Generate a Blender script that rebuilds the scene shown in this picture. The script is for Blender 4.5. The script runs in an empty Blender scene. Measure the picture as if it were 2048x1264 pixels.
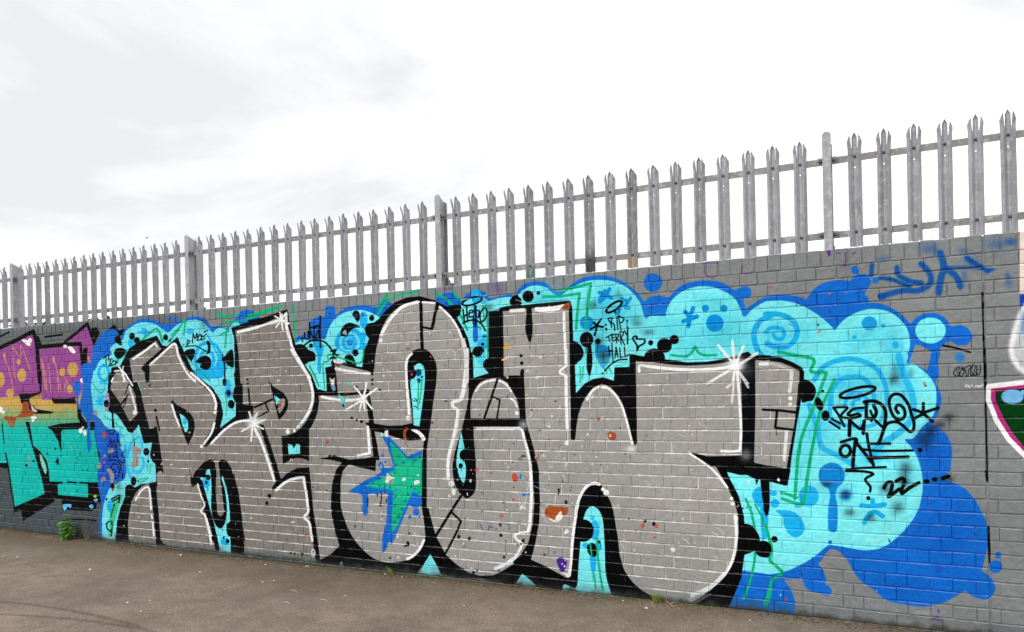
import bpy, bmesh, math, random
import numpy as np
PI = math.pi
# ---------------------------------------------------------------- camera numbers (metres, wall face is the plane y = 0)
CAM_YAW, CAM_PITCH, CAM_ROLL = -0.4666, -0.0016, -0.022
CAM_POS = (2.4155, -4.8344, 1.4207)
FOCAL, PW, PH, SHIFT_PX = 1500.0, 2048.0, 1264.0, 149.65
WALL_H = 2.2137

def cam_axes():
    f = np.array([math.sin(CAM_YAW)*math.cos(CAM_PITCH), math.cos(CAM_YAW)*math.cos(CAM_PITCH), math.sin(CAM_PITCH)])
    r0 = np.array([math.cos(CAM_YAW), -math.sin(CAM_YAW), 0.0]); u0 = np.cross(r0, f)
    r = math.cos(CAM_ROLL)*r0 + math.sin(CAM_ROLL)*u0
    u = -math.sin(CAM_ROLL)*r0 + math.cos(CAM_ROLL)*u0
    return r, u, f
AX_R, AX_U, AX_F = cam_axes()
CP = np.array(CAM_POS)

def ray(x, y):
    x = np.asarray(x, float); y = np.asarray(y, float)
    return AX_F + AX_R*((x-PW/2)/FOCAL)[..., None] - AX_U*((y-PH/2-SHIFT_PX)/FOCAL)[..., None]
def wall_pt(x, y, Y=0.0):
    """where a traced outline point lies on the wall: (along the wall, height)"""
    d = ray(x, y); t = (Y-CP[1])/d[..., 1]
    return CP[0]+t*d[..., 0], CP[2]+t*d[..., 2]
def ground_pt(x, y, z=0.0):
    d = ray(x, y); t = (z-CP[2])/d[..., 2]
    return CP[0]+t*d[..., 0], CP[1]+t*d[..., 1]
def to_photo(u, v, z):
    d = np.stack([u-CP[0], v-CP[1], z-CP[2]], -1)
    w = d@AX_F
    return PW/2+FOCAL*(d@AX_R)/w, PH/2+SHIFT_PX-FOCAL*(d@AX_U)/w
C = bpy.context.scene; COL = C.collection
def ax3(v): return tuple(float(q) for q in v)
cam_d = bpy.data.cameras.new('camera'); cam = bpy.data.objects.new('camera', cam_d); COL.objects.link(cam)
from mathutils import Matrix, Vector
M = Matrix((ax3(AX_R), ax3(AX_U), ax3(-AX_F))).transposed().to_4x4(); M.translation = Vector(CAM_POS)
cam.matrix_world = M
cam_d.sensor_width = 36.0; cam_d.lens = 36.0*FOCAL/PW; cam_d.shift_y = SHIFT_PX/PW
cam_d.clip_start = 0.05; cam_d.clip_end = 3000
C.camera = cam
# overcast sky: a clear Nishita sky almost wholly covered by bright cloud with a few greyer banks
SUN_EL, SUN_AZ = 50.0, 215.0
world = bpy.data.worlds.new('World'); C.world = world; world.use_nodes = True
wt = world.node_tree; wt.nodes.clear()
def wn(t, **k):
    n = wt.nodes.new(t)
    for a, b in k.items(): setattr(n, a, b)
    return n
out = wn('ShaderNodeOutputWorld'); bg = wn('ShaderNodeBackground'); bg.inputs['Strength'].default_value = 0.1
sky = wn('ShaderNodeTexSky', sky_type='NISHITA', sun_disc=False, sun_elevation=math.radians(SUN_EL), sun_rotation=math.radians(SUN_AZ))
tc = wn('ShaderNodeTexCoord'); mp = wn('ShaderNodeMapping'); mp.inputs['Scale'].default_value = (1, 1, 2.1); mp.inputs['Rotation'].default_value = (0, 0, .27); mp.inputs['Location'].default_value = (3.4, 1.8, 1.36)
n1_ = wn('ShaderNodeTexNoise'); n1_.inputs['Scale'].default_value = 1.7; n1_.inputs['Detail'].default_value = 9; n1_.inputs['Roughness'].default_value = .58; n1_.inputs['Distortion'].default_value = .35
cr = wn('ShaderNodeValToRGB'); el = cr.color_ramp.elements
el[0].position = .36; el[0].color = (5.15, 5.22, 5.33, 1); el[1].position = .60; el[1].color = (11, 11.1, 11.2, 1)
e2 = cr.color_ramp.elements.new(.50); e2.color = (6.8, 6.86, 6.95, 1)
mx = wn('ShaderNodeMix', data_type='RGBA'); mx.inputs[0].default_value = .96
wt.links.new(tc.outputs['Generated'], mp.inputs[0]); wt.links.new(mp.outputs[0], n1_.inputs[0]); wt.links.new(n1_.outputs[0], cr.inputs[0])
wt.links.new(sky.outputs[0], mx.inputs[6]); wt.links.new(cr.outputs[0], mx.inputs[7]); wt.links.new(mx.outputs[2], bg.inputs[0]); wt.links.new(bg.outputs[0], out.inputs[0])
sun_d = bpy.data.lights.new('sun', 'SUN'); sun_d.energy = 1.0; sun_d.angle = math.radians(24); sun_d.color = (1, .97, .93)
sun = bpy.data.objects.new('sun', sun_d); COL.objects.link(sun)
_a, _e = math.radians(SUN_AZ), math.radians(SUN_EL)
sun.rotation_euler = Vector((math.sin(_a)*math.cos(_e), math.cos(_a)*math.cos(_e), math.sin(_e))).to_track_quat('Z', 'Y').to_euler()
C.view_settings.view_transform = 'Standard'; C.view_settings.look = 'None'; C.view_settings.gamma = 1; C.view_settings.use_curve_mapping = False
C.view_settings.exposure = 0.76
# ---------------------------------------------------------------- helpers
def mesh(name, V, Fs, mat=None, smooth_=False):
    me = bpy.data.meshes.new(name); me.from_pydata([tuple(map(float, v)) for v in V], [], Fs); me.update()
    if mat: me.materials.append(mat)
    if smooth_: me.polygons.foreach_set('use_smooth', [True]*len(me.polygons))
    return me
def obj(name, me, parent=None, loc=(0, 0, 0), rot=(0, 0, 0)):
    o = bpy.data.objects.new(name, me); COL.objects.link(o); o.location = loc; o.rotation_euler = rot
    if parent: o.parent = parent
    return o
def tag(o, label=None, cat=None, group=None, kind=None):
    for k, v in (('label', label), ('category', cat), ('group', group), ('kind', kind)):
        if v: o[k] = v
    return o
def thing(name, label, cat, loc=(0, 0, 0), rot=(0, 0, 0), group=None):
    o = obj(name, None, None, loc, rot); o.empty_display_size = .1
    return tag(o, label, cat, group)
def copy_tree(o, parent=None):
    c = o.copy(); COL.objects.link(c)
    if parent: c.parent = parent
    for ch in list(o.children): copy_tree(ch, c)
    return c
class MB:
    """collects boxes, tubes and sheets into one mesh"""
    def __init__(s): s.V = []; s.F = []
    def add(s, V, Fs):
        n = len(s.V); s.V += [tuple(v) for v in V]; s.F += [tuple(i+n for i in f) for f in Fs]
    def box(s, x0, x1, y0, y1, z0, z1):
        s.add([(x0,y0,z0),(x1,y0,z0),(x1,y1,z0),(x0,y1,z0),(x0,y0,z1),(x1,y0,z1),(x1,y1,z1),(x0,y1,z1)],
              [(3,2,1,0),(4,5,6,7),(0,1,5,4),(1,2,6,5),(2,3,7,6),(3,0,4,7)])
    def prism(s, P, ax, a, b):
        """polygon P (2 coords) pushed along axis ax from a to b"""
        n = len(P)
        def at(p, t): return {0: (t, p[0], p[1]), 1: (p[0], t, p[1]), 2: (p[0], p[1], t)}[ax]
        s.add([at(p, a) for p in P]+[at(p, b) for p in P], [tuple(range(n))[::-1], tuple(range(n, 2*n))]+[(i, (i+1) % n, n+(i+1) % n, n+i) for i in range(n)])
    def tube(s, P, R, k=6):
        n = len(P); V = []; Fs = []
        for i, p in enumerate(P):
            d = Vector(P[min(i+1, n-1)])-Vector(P[max(i-1, 0)]); d.normalize()
            a = d.orthogonal().normalized(); b = d.cross(a); r = R[i] if isinstance(R, (list, tuple)) else R
            V += [tuple(Vector(p)+a*(r*math.cos(q*2*PI/k))+b*(r*math.sin(q*2*PI/k))) for q in range(k)]
        for i in range(n-1):
            for q in range(k): Fs.append((i*k+q, i*k+(q+1) % k, (i+1)*k+(q+1) % k, (i+1)*k+q))
        Fs += [tuple(range(k))[::-1], tuple(range((n-1)*k, n*k))]
        s.add(V, Fs)
    def mesh(s, name, mat=None, smooth_=False):
        me = mesh(name, s.V, s.F, mat, smooth_)
        bm = bmesh.new(); bm.from_mesh(me); bmesh.ops.recalc_face_normals(bm, faces=bm.faces); bm.to_mesh(me); bm.free()
        return me
class NT:
    """tiny node-tree builder"""
    def __init__(s, name):
        s.m = bpy.data.materials.new(name); s.m.use_nodes = True; s.t = s.m.node_tree; s.t.nodes.clear()
        s.out = s.t.nodes.new('ShaderNodeOutputMaterial'); s.b = s.t.nodes.new('ShaderNodeBsdfPrincipled'); s.t.links.new(s.b.outputs[0], s.out.inputs[0])
    def n(s, t, ins=None, **k):
        n = s.t.nodes.new(t)
        for a, b in k.items(): setattr(n, a, b)
        for a, b in (ins or {}).items(): s.set(n.inputs[a], b)
        return n
    def set(s, sock, v):
        if isinstance(v, bpy.types.NodeSocket): s.t.links.new(v, sock)
        else: sock.default_value = v
    def math(s, op, a, b=0.0, c=None, clamp=False):
        n = s.n('ShaderNodeMath', operation=op, use_clamp=clamp); s.set(n.inputs[0], a); s.set(n.inputs[1], b)
        if c is not None: s.set(n.inputs[2], c)
        return n.outputs[0]
    def mix(s, f, a, b, blend='MIX'):
        n = s.n('ShaderNodeMix', data_type='RGBA', blend_type=blend); s.set(n.inputs[0], f); s.set(n.inputs[6], a); s.set(n.inputs[7], b); return n.outputs[2]
    def noise(s, vec, scale, detail=3, rough=.5, dist=0):
        n = s.n('ShaderNodeTexNoise', {'Scale': scale, 'Detail': detail, 'Roughness': rough, 'Distortion': dist}); 
        if vec is not None: s.set(n.inputs['Vector'], vec)
        return n.outputs[0]
    def ramp(s, f, stops):
        n = s.n('ShaderNodeValToRGB'); s.set(n.inputs[0], f); e = n.color_ramp.elements
        while len(e) < len(stops): e.new(.5)
        for q, (p, c) in zip(e, stops): q.position = p; q.color = (c, c, c, 1) if isinstance(c, (int, float)) else (*c, 1)
        return n.outputs[0]
    def maprange(s, v, a, b, c=0.0, d=1.0):
        n = s.n('ShaderNodeMapRange'); 
        for i, q in enumerate((v, a, b, c, d)): s.set(n.inputs[i], q)
        return n.outputs[0]
    def bump(s, h, dist, strength=1.0, prev=None):
        n = s.n('ShaderNodeBump', {'Height': h, 'Distance': dist, 'Strength': strength})
        if prev is not None: s.set(n.inputs['Normal'], prev)
        return n.outputs[0]
def lin(r, g, b):
    return tuple(((c/255)/12.92 if c/255 <= .04045 else ((c/255+.055)/1.055)**2.4) for c in (r, g, b))+(1,)
# ---------------------------------------------------------------- the paint on the wall: one flat print in wall metres
TU0, TU1, TZ0, TZ1, TRES = -9.0, 5.2, -0.05, 2.23, 380
TW, TH = int((TU1-TU0)*TRES), int((TZ1-TZ0)*TRES)
IMG = np.zeros((TH, TW, 3), np.float32); SIL = np.zeros((TH, TW), np.float32)
_uu = TU0+(np.arange(TW)+.5)/TRES; _zz = TZ0+(np.arange(TH)+.5)/TRES
PY = to_photo(*[a for a in (np.broadcast_to(_uu[None, :], (TH, TW)), np.zeros((TH, TW)), np.broadcast_to(_zz[:, None], (TH, TW)))])
PX, PY = PY[0].astype(np.float32), PY[1].astype(np.float32)
prng = random.Random(7); nrng = np.random.RandomState(5)

def vnoise(scale, seed, oct=3):
    """smooth value noise over the print (scale in metres)"""
    r = np.random.RandomState(seed); out = np.zeros((TH, TW), np.float32); amp = 1; tot = 0
    for o in range(oct):
        s = scale/2**o; gx = (_uu-TU0)/s; gz = (_zz-TZ0)/s
        G = r.rand(int(gz[-1])+3, int(gx[-1])+3).astype(np.float32)
        ix = gx.astype(int); iz = gz.astype(int); fx = (gx-ix); fz = (gz-iz)
        fx = (fx*fx*(3-2*fx)).astype(np.float32)[None, :]; fz = (fz*fz*(3-2*fz)).astype(np.float32)[:, None]
        a = G[iz][:, ix]; b = G[iz][:, ix+1]; c = G[iz+1][:, ix]; d = G[iz+1][:, ix+1]
        out += amp*((a*(1-fx)+b*fx)*(1-fz)+(c*(1-fx)+d*fx)*fz); tot += amp; amp *= .5
    return out/tot

OX, OY, OS = 0.0, 0.0, 1.0
def O(x, y, s=4.0):
    global OX, OY, OS
    OX, OY, OS = x, y, s
def pts(s):
    """'x,y x,y* ...' -> photo points; a star keeps a point sharp"""
    P = []; cor = []
    for t in s.split():
        c = t.endswith('*'); t = t.rstrip('*'); a = [float(q) for q in t.split(',')]
        P.append((OX+a[0]/OS, OY+a[1]/OS)); cor.append(c)
    return P, cor
def smooth(P, cor, closed, n=6):
    N = len(P)
    if N < 3: return P
    out = []
    for i in range(N if closed else N-1):
        p1 = np.array(P[i]); p2 = np.array(P[(i+1) % N])
        p0 = np.array(P[(i-1) % N]) if (closed or i > 0) else p1
        p3 = np.array(P[(i+2) % N]) if (closed or i+2 < N) else p2
        L = np.linalg.norm(p2-p1)+1e-6
        m1 = (p2-p0)*.5; m2 = (p3-p1)*.5
        if cor[i]: m1 = p2-p1
        if cor[(i+1) % N]: m2 = p2-p1
        for m in (m1, m2):
            k = np.linalg.norm(m)
            if k > L*1.1: m *= L*1.1/k
        for k in range(n):
            t = k/n; t2 = t*t; t3 = t2*t
            out.append(tuple((2*t3-3*t2+1)*p1+(t3-2*t2+t)*m1+(-2*t3+3*t2)*p2+(t3-t2)*m2))
    if not closed: out.append(tuple(P[-1]))
    return out
SUB = 3
def cover(polys, pad=2):
    """coverage of the union of photo-space polygons -> (y0, x0, alpha array)"""
    Q = []
    for p in polys:
        a = np.array(p, float); u, z = wall_pt(a[:, 0], a[:, 1])
        tx = (u-TU0)*TRES; ty = (z-TZ0)*TRES
        if not np.all(np.isfinite(tx)): continue
        if np.sum(tx*np.roll(ty, -1)-np.roll(tx, -1)*ty) < 0: tx = tx[::-1]; ty = ty[::-1]
        Q.append((tx, ty))
    if not Q: return None
    x0 = max(0, int(min(q[0].min() for q in Q))-pad); x1 = min(TW, int(max(q[0].max() for q in Q))+pad+1)
    y0 = max(0, int(min(q[1].min() for q in Q))-pad); y1 = min(TH, int(max(q[1].max() for q in Q))+pad+1)
    if x1 <= x0 or y1 <= y0: return None
    w = x1-x0; h = y1-y0
    acc = np.zeros((h*SUB, w+2), np.float32); R = []; X = []; V = []
    for tx, ty in Q:
        ax = tx-x0; ay = (ty-y0)*SUB-.5
        bx = np.roll(ax, -1); by = np.roll(ay, -1)
        for i in range(len(ax)):
            if ay[i] == by[i]: continue
            lo, hi, s = (ay[i], by[i], 1) if ay[i] < by[i] else (by[i], ay[i], -1)
            r = np.arange(max(0, math.ceil(lo)), min(h*SUB, math.ceil(hi)))
            if len(r) == 0: continue
            xx = ax[i]+(r-ay[i])*(bx[i]-ax[i])/(by[i]-ay[i])
            R.append(r); X.append(xx); V.append(np.full(len(r), s))
    if not R: return None
    R = np.concatenate(R); X = np.clip(np.concatenate(X), 0, w); V = np.concatenate(V).astype(np.float32)
    ix = X.astype(int); fr = (X-ix).astype(np.float32)
    np.add.at(acc, (R, ix), -V*(1-fr)); np.add.at(acc, (R, ix+1), -V*fr)
    a = np.clip(np.abs(np.cumsum(acc, 1)[:, :w]), 0, 1).reshape(h, SUB, w).mean(1)
    return y0, x0, a
def blur(a, k):
    k = int(max(1, round(k)))
    for _ in range(2):
        for ax in (0, 1):
            n = a.shape[ax]; kk = min(k, max(1, n//2-1))
            c = np.cumsum(np.concatenate([np.zeros_like(np.take(a, [0], ax)), a], ax), ax)
            hi = np.minimum(np.arange(n)+kk+1, n); lo = np.maximum(np.arange(n)-kk, 0)
            a = (np.take(c, hi, ax)-np.take(c, lo, ax))/(2*kk+1)
    return a
def lay(cov, col, op=1.0, sil=0.0):
    if cov is None: return
    y0, x0, a = cov; h, w = a.shape; sl = (slice(y0, y0+h), slice(x0, x0+w))
    a = a*op
    if isinstance(col, list):
        ys = np.array([OY+c[0]/OS for c in col]); py = PY[sl]
        c = np.stack([np.interp(py, ys, [q[1][k] for q in col]) for k in range(3)], -1).astype(np.float32)/255
    else: c = np.array(col, np.float32)/255
    IMG[sl] = IMG[sl]*(1-a[..., None])+c*a[..., None]
    SIL[sl] = SIL[sl]*(1-a)+sil*a
def soften(cov, soft):
    y0, x0, a = cov
    return (y0, x0, blur(a, soft))
def jit(P, k):
    return [(x+prng.uniform(-k, k), y+prng.uniform(-k, k)) for x, y in P]
def F(col, s, op=1.0, sil=0.0, soft=0):               # straight-edged fill
    P, c = pts(s); cv = cover([P], 2+2*int(soft))
    if cv is not None and soft: cv = soften(cv, soft)
    lay(cv, col, op, sil)
def G(col, s, op=1.0, sil=0.0, soft=0):               # smooth fill
    P, c = pts(s); cv = cover([smooth(P, c, True)], 2+2*int(soft))
    if cv is not None and soft: cv = soften(cv, soft)
    lay(cv, col, op, sil)
def stroke_polys(P, w):
    out = []; n = len(P)
    ws = w if isinstance(w, (list, tuple)) else (w, w)
    W = [ws[0]+(ws[1]-ws[0])*i/max(1, n-1) for i in range(n)]
    for i in range(n):
        r = W[i]/2; k = 12
        out.append([(P[i][0]+r*math.cos(q*2*PI/k), P[i][1]+r*math.sin(q*2*PI/k)) for q in range(k)])
        if i+1 < n:
            dx = P[i+1][0]-P[i][0]; dy = P[i+1][1]-P[i][1]; L = math.hypot(dx, dy)
            if L < 1e-6: continue
            nx, ny = -dy/L, dx/L; r2 = W[i+1]/2
            out.append([(P[i][0]+nx*r, P[i][1]+ny*r), (P[i+1][0]+nx*r2, P[i+1][1]+ny*r2), (P[i+1][0]-nx*r2, P[i+1][1]-ny*r2), (P[i][0]-nx*r, P[i][1]-ny*r)])
    return out
def L(col, w, s, op=1.0, soft=0, sharp=False):         # strokes, separated by |
    polys = []
    ww = [q/OS for q in w] if isinstance(w, (list, tuple)) else w/OS
    for part in s.split('|'):
        P, c = pts(part)
        if not sharp and len(P) > 2: P = smooth(P, c, False, 4)
        polys += stroke_polys(P, ww)
    cv = cover(polys, 2+2*int(soft))
    if cv is not None and soft: cv = soften(cv, soft)
    lay(cv, col, op)
def E(col, s, op=1.0, soft=0):                         # discs: x,y,r or x,y,rx,ry[,rot]
    for t in s.split():
        a = [float(q) for q in t.split(',')]; rx = a[2]; ry = a[3] if len(a) > 3 else rx
        ro = math.radians(a[4]) if len(a) > 4 else 0
        P = [(OX+(a[0]+rx*math.cos(q)*math.cos(ro)-ry*math.sin(q)*math.sin(ro))/OS, OY+(a[1]+rx*math.cos(q)*math.sin(ro)+ry*math.sin(q)*math.cos(ro))/OS) for q in [k*2*PI/28 for k in range(28)]]
        cv = cover([P], 2+2*int(soft))
        if cv is not None and soft: cv = soften(cv, soft)
        lay(cv, col, op)
def ring(col, w, x, y, rx, ry, ro=0, op=1.0, a0=0, a1=360):
    ro = math.radians(ro); n = 30
    P = []
    for k in range(n+1):
        q = math.radians(a0+(a1-a0)*k/n)
        P.append((OX+(x+rx*math.cos(q)*math.cos(ro)-ry*math.sin(q)*math.sin(ro))/OS, OY+(y+rx*math.cos(q)*math.sin(ro)+ry*math.sin(q)*math.cos(ro))/OS))
    lay(cover(stroke_polys(P, w/OS)), col, op)
def chip(x, y, r, col, op=1.0, asp=1.0, sil=0.0):      # a ragged flake
    n = prng.randint(6, 10); P = []
    a0 = prng.uniform(0, 6)
    for k in range(n):
        q = a0+k*2*PI/n; rr = r*prng.uniform(.45, 1.25)
        P.append((OX+(x+rr*asp*math.cos(q))/OS, OY+(y+rr*math.sin(q))/OS))
    lay(cover([P]), col, op, sil)
def chips(col, s, op=1.0, asp=1.0):
    for t in s.split():
        a = [float(q) for q in t.split(',')]; chip(a[0], a[1], a[2], col, op, a[3] if len(a) > 3 else asp)
def spray(col, s, op=.6):                              # a fogged cloud of paint with speckle
    for t in s.split():
        a = [float(q) for q in t.split(',')]; rx = a[2]/OS; ry = (a[3] if len(a) > 3 else a[2])/OS
        cx = OX+a[0]/OS; cy = OY+a[1]/OS
        u, z = wall_pt(np.array([cx-2*rx, cx+2*rx]), np.array([cy, cy]))
        _, zz = wall_pt(np.array([cx, cx]), np.array([cy+2*ry, cy-2*ry]))
        x0 = max(0, int((u[0]-TU0)*TRES)); x1 = min(TW, int((u[1]-TU0)*TRES)+1); y0 = max(0, int((zz[0]-TZ0)*TRES)-20); y1 = min(TH, int((zz[1]-TZ0)*TRES)+20)
        if x1 <= x0 or y1 <= y0: continue
        X = PX[y0:y1, x0:x1]; Y = PY[y0:y1, x0:x1]
        al = np.exp(-(((X-cx)/rx)**2+((Y-cy)/ry)**2)*1.6)
        al = np.clip(al*(.75+.5*nrng.rand(*al.shape)), 0, 1).astype(np.float32)
        lay((y0, x0, al), col, op)
GREY=(131,134,135); DGREY=(92,98,99); K=(3,3,5); SI=(155,153,149); CY=(122,234,240); CYL=(112,224,232); MC=(22,176,235); MC2=(10,135,215)
BL=(16,106,206); BLD=(12,82,196); GR=(14,176,122); WH=(244,245,245); PU=(152,76,148); OC=(203,165,86); TE=(0,188,177); RU=(160,76,42); PE=(158,148,141)
IMG[:] = np.array(GREY, np.float32)/255
O(0,0,1)
F(DGREY, '-200,500 420,500 330,760 260,1200 -200,1200', .8, soft=25)
F((66,77,82), '-200,880 205,880 205,1200 -200,1200', .75, soft=12)
# ---- older piece at the far left
O(0,756)
GRAD=[(100,PU),(150,OC),(215,OC),(300,(140,165,112)),(345,(95,168,128)),(400,(20,186,168)),(470,TE)]
F(GRAD, '-300,-60 655,-60 690,60 700,130 690,350 790,420 790,835 395,835 360,920 118,1035 62,690 -300,690')
F(TE, '462,838 700,842 705,955 462,935')
O(0,440)
F(PU, '-300,1060 20,1012 262,888 290,960 312,1300 -300,1300')
F(PU, '320,1035 642,1005 655,1300 318,1300')
F(PU, '545,968 700,845 745,985 738,1060 722,1250 650,1290 640,995')
F(PU, '-300,1264 320,1264 320,1400 -300,1440'); F(PU,'330,1264 660,1264 640,1400 600,1430 335,1440')
O(0,640,5.745)
LP=(212,158,108)
L(LP,11,'40,390 62,470 112,600 155,830|150,310 155,520 170,670|155,315 235,430 240,290 300,440 350,590|470,450 510,560 540,820|560,540 580,820|615,430 650,560 700,820|660,600 670,830|760,680 735,830|745,660 790,740|1018,440 1035,560|480,480 500,640 520,800',.75)
E(OC,'250,635,52,76 715,600,32,52 835,570,60,86 8,685,45,86 115,840,45,50 215,485,22,36 800,795,35,46',.95)
E(LP,'50,415,14,36 615,455,13,40 1018,445,12,26',.9)
O(0,756)
chips((90,195,150),'80,265,28 40,300,22 540,265,30 505,330,24 560,300,18',.5); chips((225,190,110),'60,330,22 25,290,14',.6)
# black outlines of that piece
O(0,440)
L(K,32,'-60,1050 20,1012 130,962 265,893',sharp=True); L(K,30,'265,890 288,960 300,1080 318,1300',sharp=True)
L(K,14,'0,932 72,898'); L(K,16,'362,936 495,918')
L(K,30,'300,945 325,1015 480,1000 640,990',sharp=True); L(K,22,'645,992 655,1120 668,1260',sharp=True)
L(K,24,'520,975 610,905 698,830 760,1005',sharp=True)
F(K,'300,940 318,1035 290,1030')
F(K,'700,808 722,872 770,856 798,905 748,1012')
F(K,'665,1030 700,1020 690,1270 650,1290')
F(BL,'800,1000 800,925 860,872 940,880 965,950 965,1100 830,1200 700,1264 735,1110')
F(K,'795,935 915,834 950,885 998,870 985,925 955,925 930,878 860,878')
G(WH,'175,960 215,960 245,1000 220,1005'); E(WH,'240,965,16,20 803,975,12,16 520,1012,16,14'); G(WH,'540,1010 580,1020 605,1060 580,1068 555,1040')
O(0,756)
F(K,'305,-60 335,-60 332,118 240,160 232,128 318,112')
F((60,50,30),'160,120 340,120 330,150 170,165',.35,soft=8)
F(K,'150,128 240,126 236,190 290,250 430,270 410,286 262,288 222,228 200,200 170,206')
F((205,205,198),'240,195 276,248 300,268 262,278')
F(K,'405,158 510,166 600,154 610,206 430,206')
F(K,'612,190 640,235 655,300 690,355 692,410 640,356 622,320')
F(K,'372,392 480,366 690,352 700,408 500,414 488,440 494,590 484,580 462,500 420,425')
F(K,'690,352 770,350 792,400 752,416 700,420')
F(K,'203,350 236,354 266,540 322,588 372,660 392,740 396,828 500,830 500,846 400,848 440,860 425,990 358,932 332,800 254,545')
G((120,205,190),'318,606 346,650 372,722 364,768 340,720 322,660')
F(K,'-40,678 56,680 62,728 20,722 -40,700'); L(K,12,'42,600 62,690 82,820 115,1050',sharp=True); L(K,9,'16,370 34,525')
F(K,'105,1035 360,928 425,935 437,985 182,1145 168,1062 112,1075')
L(K,14,'540,832 608,838|640,838 800,845')
F(K,'396,850 460,842 464,935 705,957 702,842 790,842 815,960 826,1010 772,1000 770,1040 735,1066 500,1052 490,970 440,962')
G((95,195,245),'502,1015 540,1008 572,1014 560,1040 540,1030 520,1060 505,1045'); G((95,195,245),'712,1020 742,1014 746,1040 722,1042'); chips((230,200,40),'762,945,14 825,938,8'); chips((100,190,240),'768,975,16')
L(K,11,'505,1134 640,1130 770,1140')
F(K,'762,500 835,540 822,620 790,650')
# peeled brick and flakes on that piece
G(RU,'182,196 228,195 234,250 274,270 262,300 180,318 132,322 104,398 78,390 60,350 36,330 40,305 122,310 160,284 178,250')
chips((150,110,70),'92,372,30 70,335,18'); chips(RU,'705,446,14 835,445,30 760,430,12')
E(WH,'0,250,22,20 20,272,18,12 270,318,24,12 262,340,12 645,422,16,20 678,440,14,22 660,396,8,10 660,20,18,22')
chips(K,'440,566,12 380,605,12 486,624,10 455,670,24 462,640,9 610,640,7 600,680,6 640,605,7 690,660,5 700,735,9 665,740,7 310,800,7 420,500,5 620,900,8',1,.8); chips(PE,'232,640,26 225,690,14 570,555,12 693,630,9',1,.7); chips(K,'212,700,13 268,665,12')
# ---- blue surround of the main piece, left side
O(0,756)
F(BL,'650,-80 760,-80 740,150 770,300 850,402 960,440 985,560 1010,650 1010,720 1000,810 885,850 860,930 830,1050 822,1264 795,1264 800,1100 808,1010 788,880 782,720 800,640 765,520 752,420 730,330 680,300 640,240 645,160 665,60',.0)
G(BL,'650,-100 760,-100 740,100 745,200 775,310 850,402* 955,440 962,520 1000,620 1012,720 1000,810 900,850 862,930 835,1050 825,1264* 795,1264* 800,1100 810,1000 786,870 780,720 802,640 765,520 752,420 760,380 735,320 690,325 648,270 640,190 655,130 662,40')
G((30,70,190),'840,440 950,440 960,560 1000,640 1010,760 900,840 800,820 800,700 850,600',.55,soft=6)
G(BL,'582,70 590,35 615,22 642,40 648,90 630,125 628,180 640,250 620,240 606,130 588,100'); G(BL,'690,310 722,310 720,420 728,520 718,590 706,592 694,520 700,420')
O(0,440)
G(BL,'800,930* 860,880 930,885 960,960* 985,895 1030,850 1090,808 1150,790 1230,800 1310,832 1400,825 1470,797 1560,773 1640,793 1690,850 1760,848 1815,865 1860,812 1902,765 1920,735 1965,718 2020,730 2065,765 2065,820 1800,1000 1900,1264* 700,1264* 735,1180 735,1100 750,1010')
E(BL,'1355,795,14,24 1408,797,17,24')
O(512,440)
G(BL,'310,965* 330,935 385,915 430,885 440,805 510,770 545,775 555,705 590,686 630,702 640,760 700,712 800,685 900,685 960,700 1010,690 1020,800 900,1264* 320,1264*')
G(BL,'970,745 1030,640 1090,690 1030,790'); E(BL,'1025,655,18,16')
G(BL,'1440,640 1490,595 1550,580 1610,600 1642,640 1690,590 1760,566 1830,576 1872,625 1950,610 2048,598 2060,700 1950,710 1700,830 1560,760')
O(1024,440)
G(BL,'10,640* 30,590 60,545 110,507 200,490 280,510 330,560 370,575 420,560 480,510 560,466 660,445 760,450 860,480 940,530 1000,580 1050,642 1062,650 1110,615 1180,605 1250,620 1290,580 1360,522 1470,492 1600,485 1700,510 1780,560 1820,543 1870,530 1905,550 1912,600 1885,632 1852,634 1870,715* 1930,670 2060,628 2060,1200* 10,1264*')
E(BL,'1127,502,74')
O(1536,440)
G(BL,'-20,608* 110,600 230,610 305,640* 330,600 370,552 450,503 560,480 660,492* 680,455 740,432 800,445 826,500 800,548 775,590 800,622 806,660* 900,670 1000,710 1080,770 1140,830* 1200,772 1290,745 1370,755 1430,800 1462,850 1540,842 1600,870 1636,930 1600,990 1520,1002 1450,970 1380,1020 1352,1050 1362,1180 1366,1264* -20,1264*')
E(BL,'697,400,33'); E((10,110,205),'860,485,27',.9); 
E((20,125,215),'1533,1100,37',.9,soft=2)
O(1536,700)
G(BL,'400,-200* 1350,-60 1362,110 1366,200 1340,262 1380,340 1382,440 1332,560 1312,592 1362,622 1430,680 1470,780 1466,900 1446,990 1390,1018 1420,1042 1500,1070 1600,1130 1700,1270* 400,1270*')
F(GREY,'1178,-45 1255,-22 1305,18 1290,100 1272,165 1205,128 1128,100 1150,40')
O(1536,948)
G(BL,'-100,790* 1000,0 1240,-30* 1420,45 1500,90 1580,140 1650,200 1702,290 1740,370 1757,450 1760,560 1740,660 1708,772* 1762,812 1810,870 1816,930 1780,990 1720,1003 1640,980 1578,932* 1490,985 1400,1032 1250,1060 1100,1045 950,1010 850,930 760,870 690,790 640,700 592,640 552,612 500,604 460,640 432,684 398,720* 442,770 466,850 460,880 508,918 502,960 470,976 430,962 330,932 290,890 268,826* 220,842 130,850 170,900 205,980 218,1060 212,1134* -100,1115*')
E(BL,'1842,650,26,28 1822,742,52')
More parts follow.
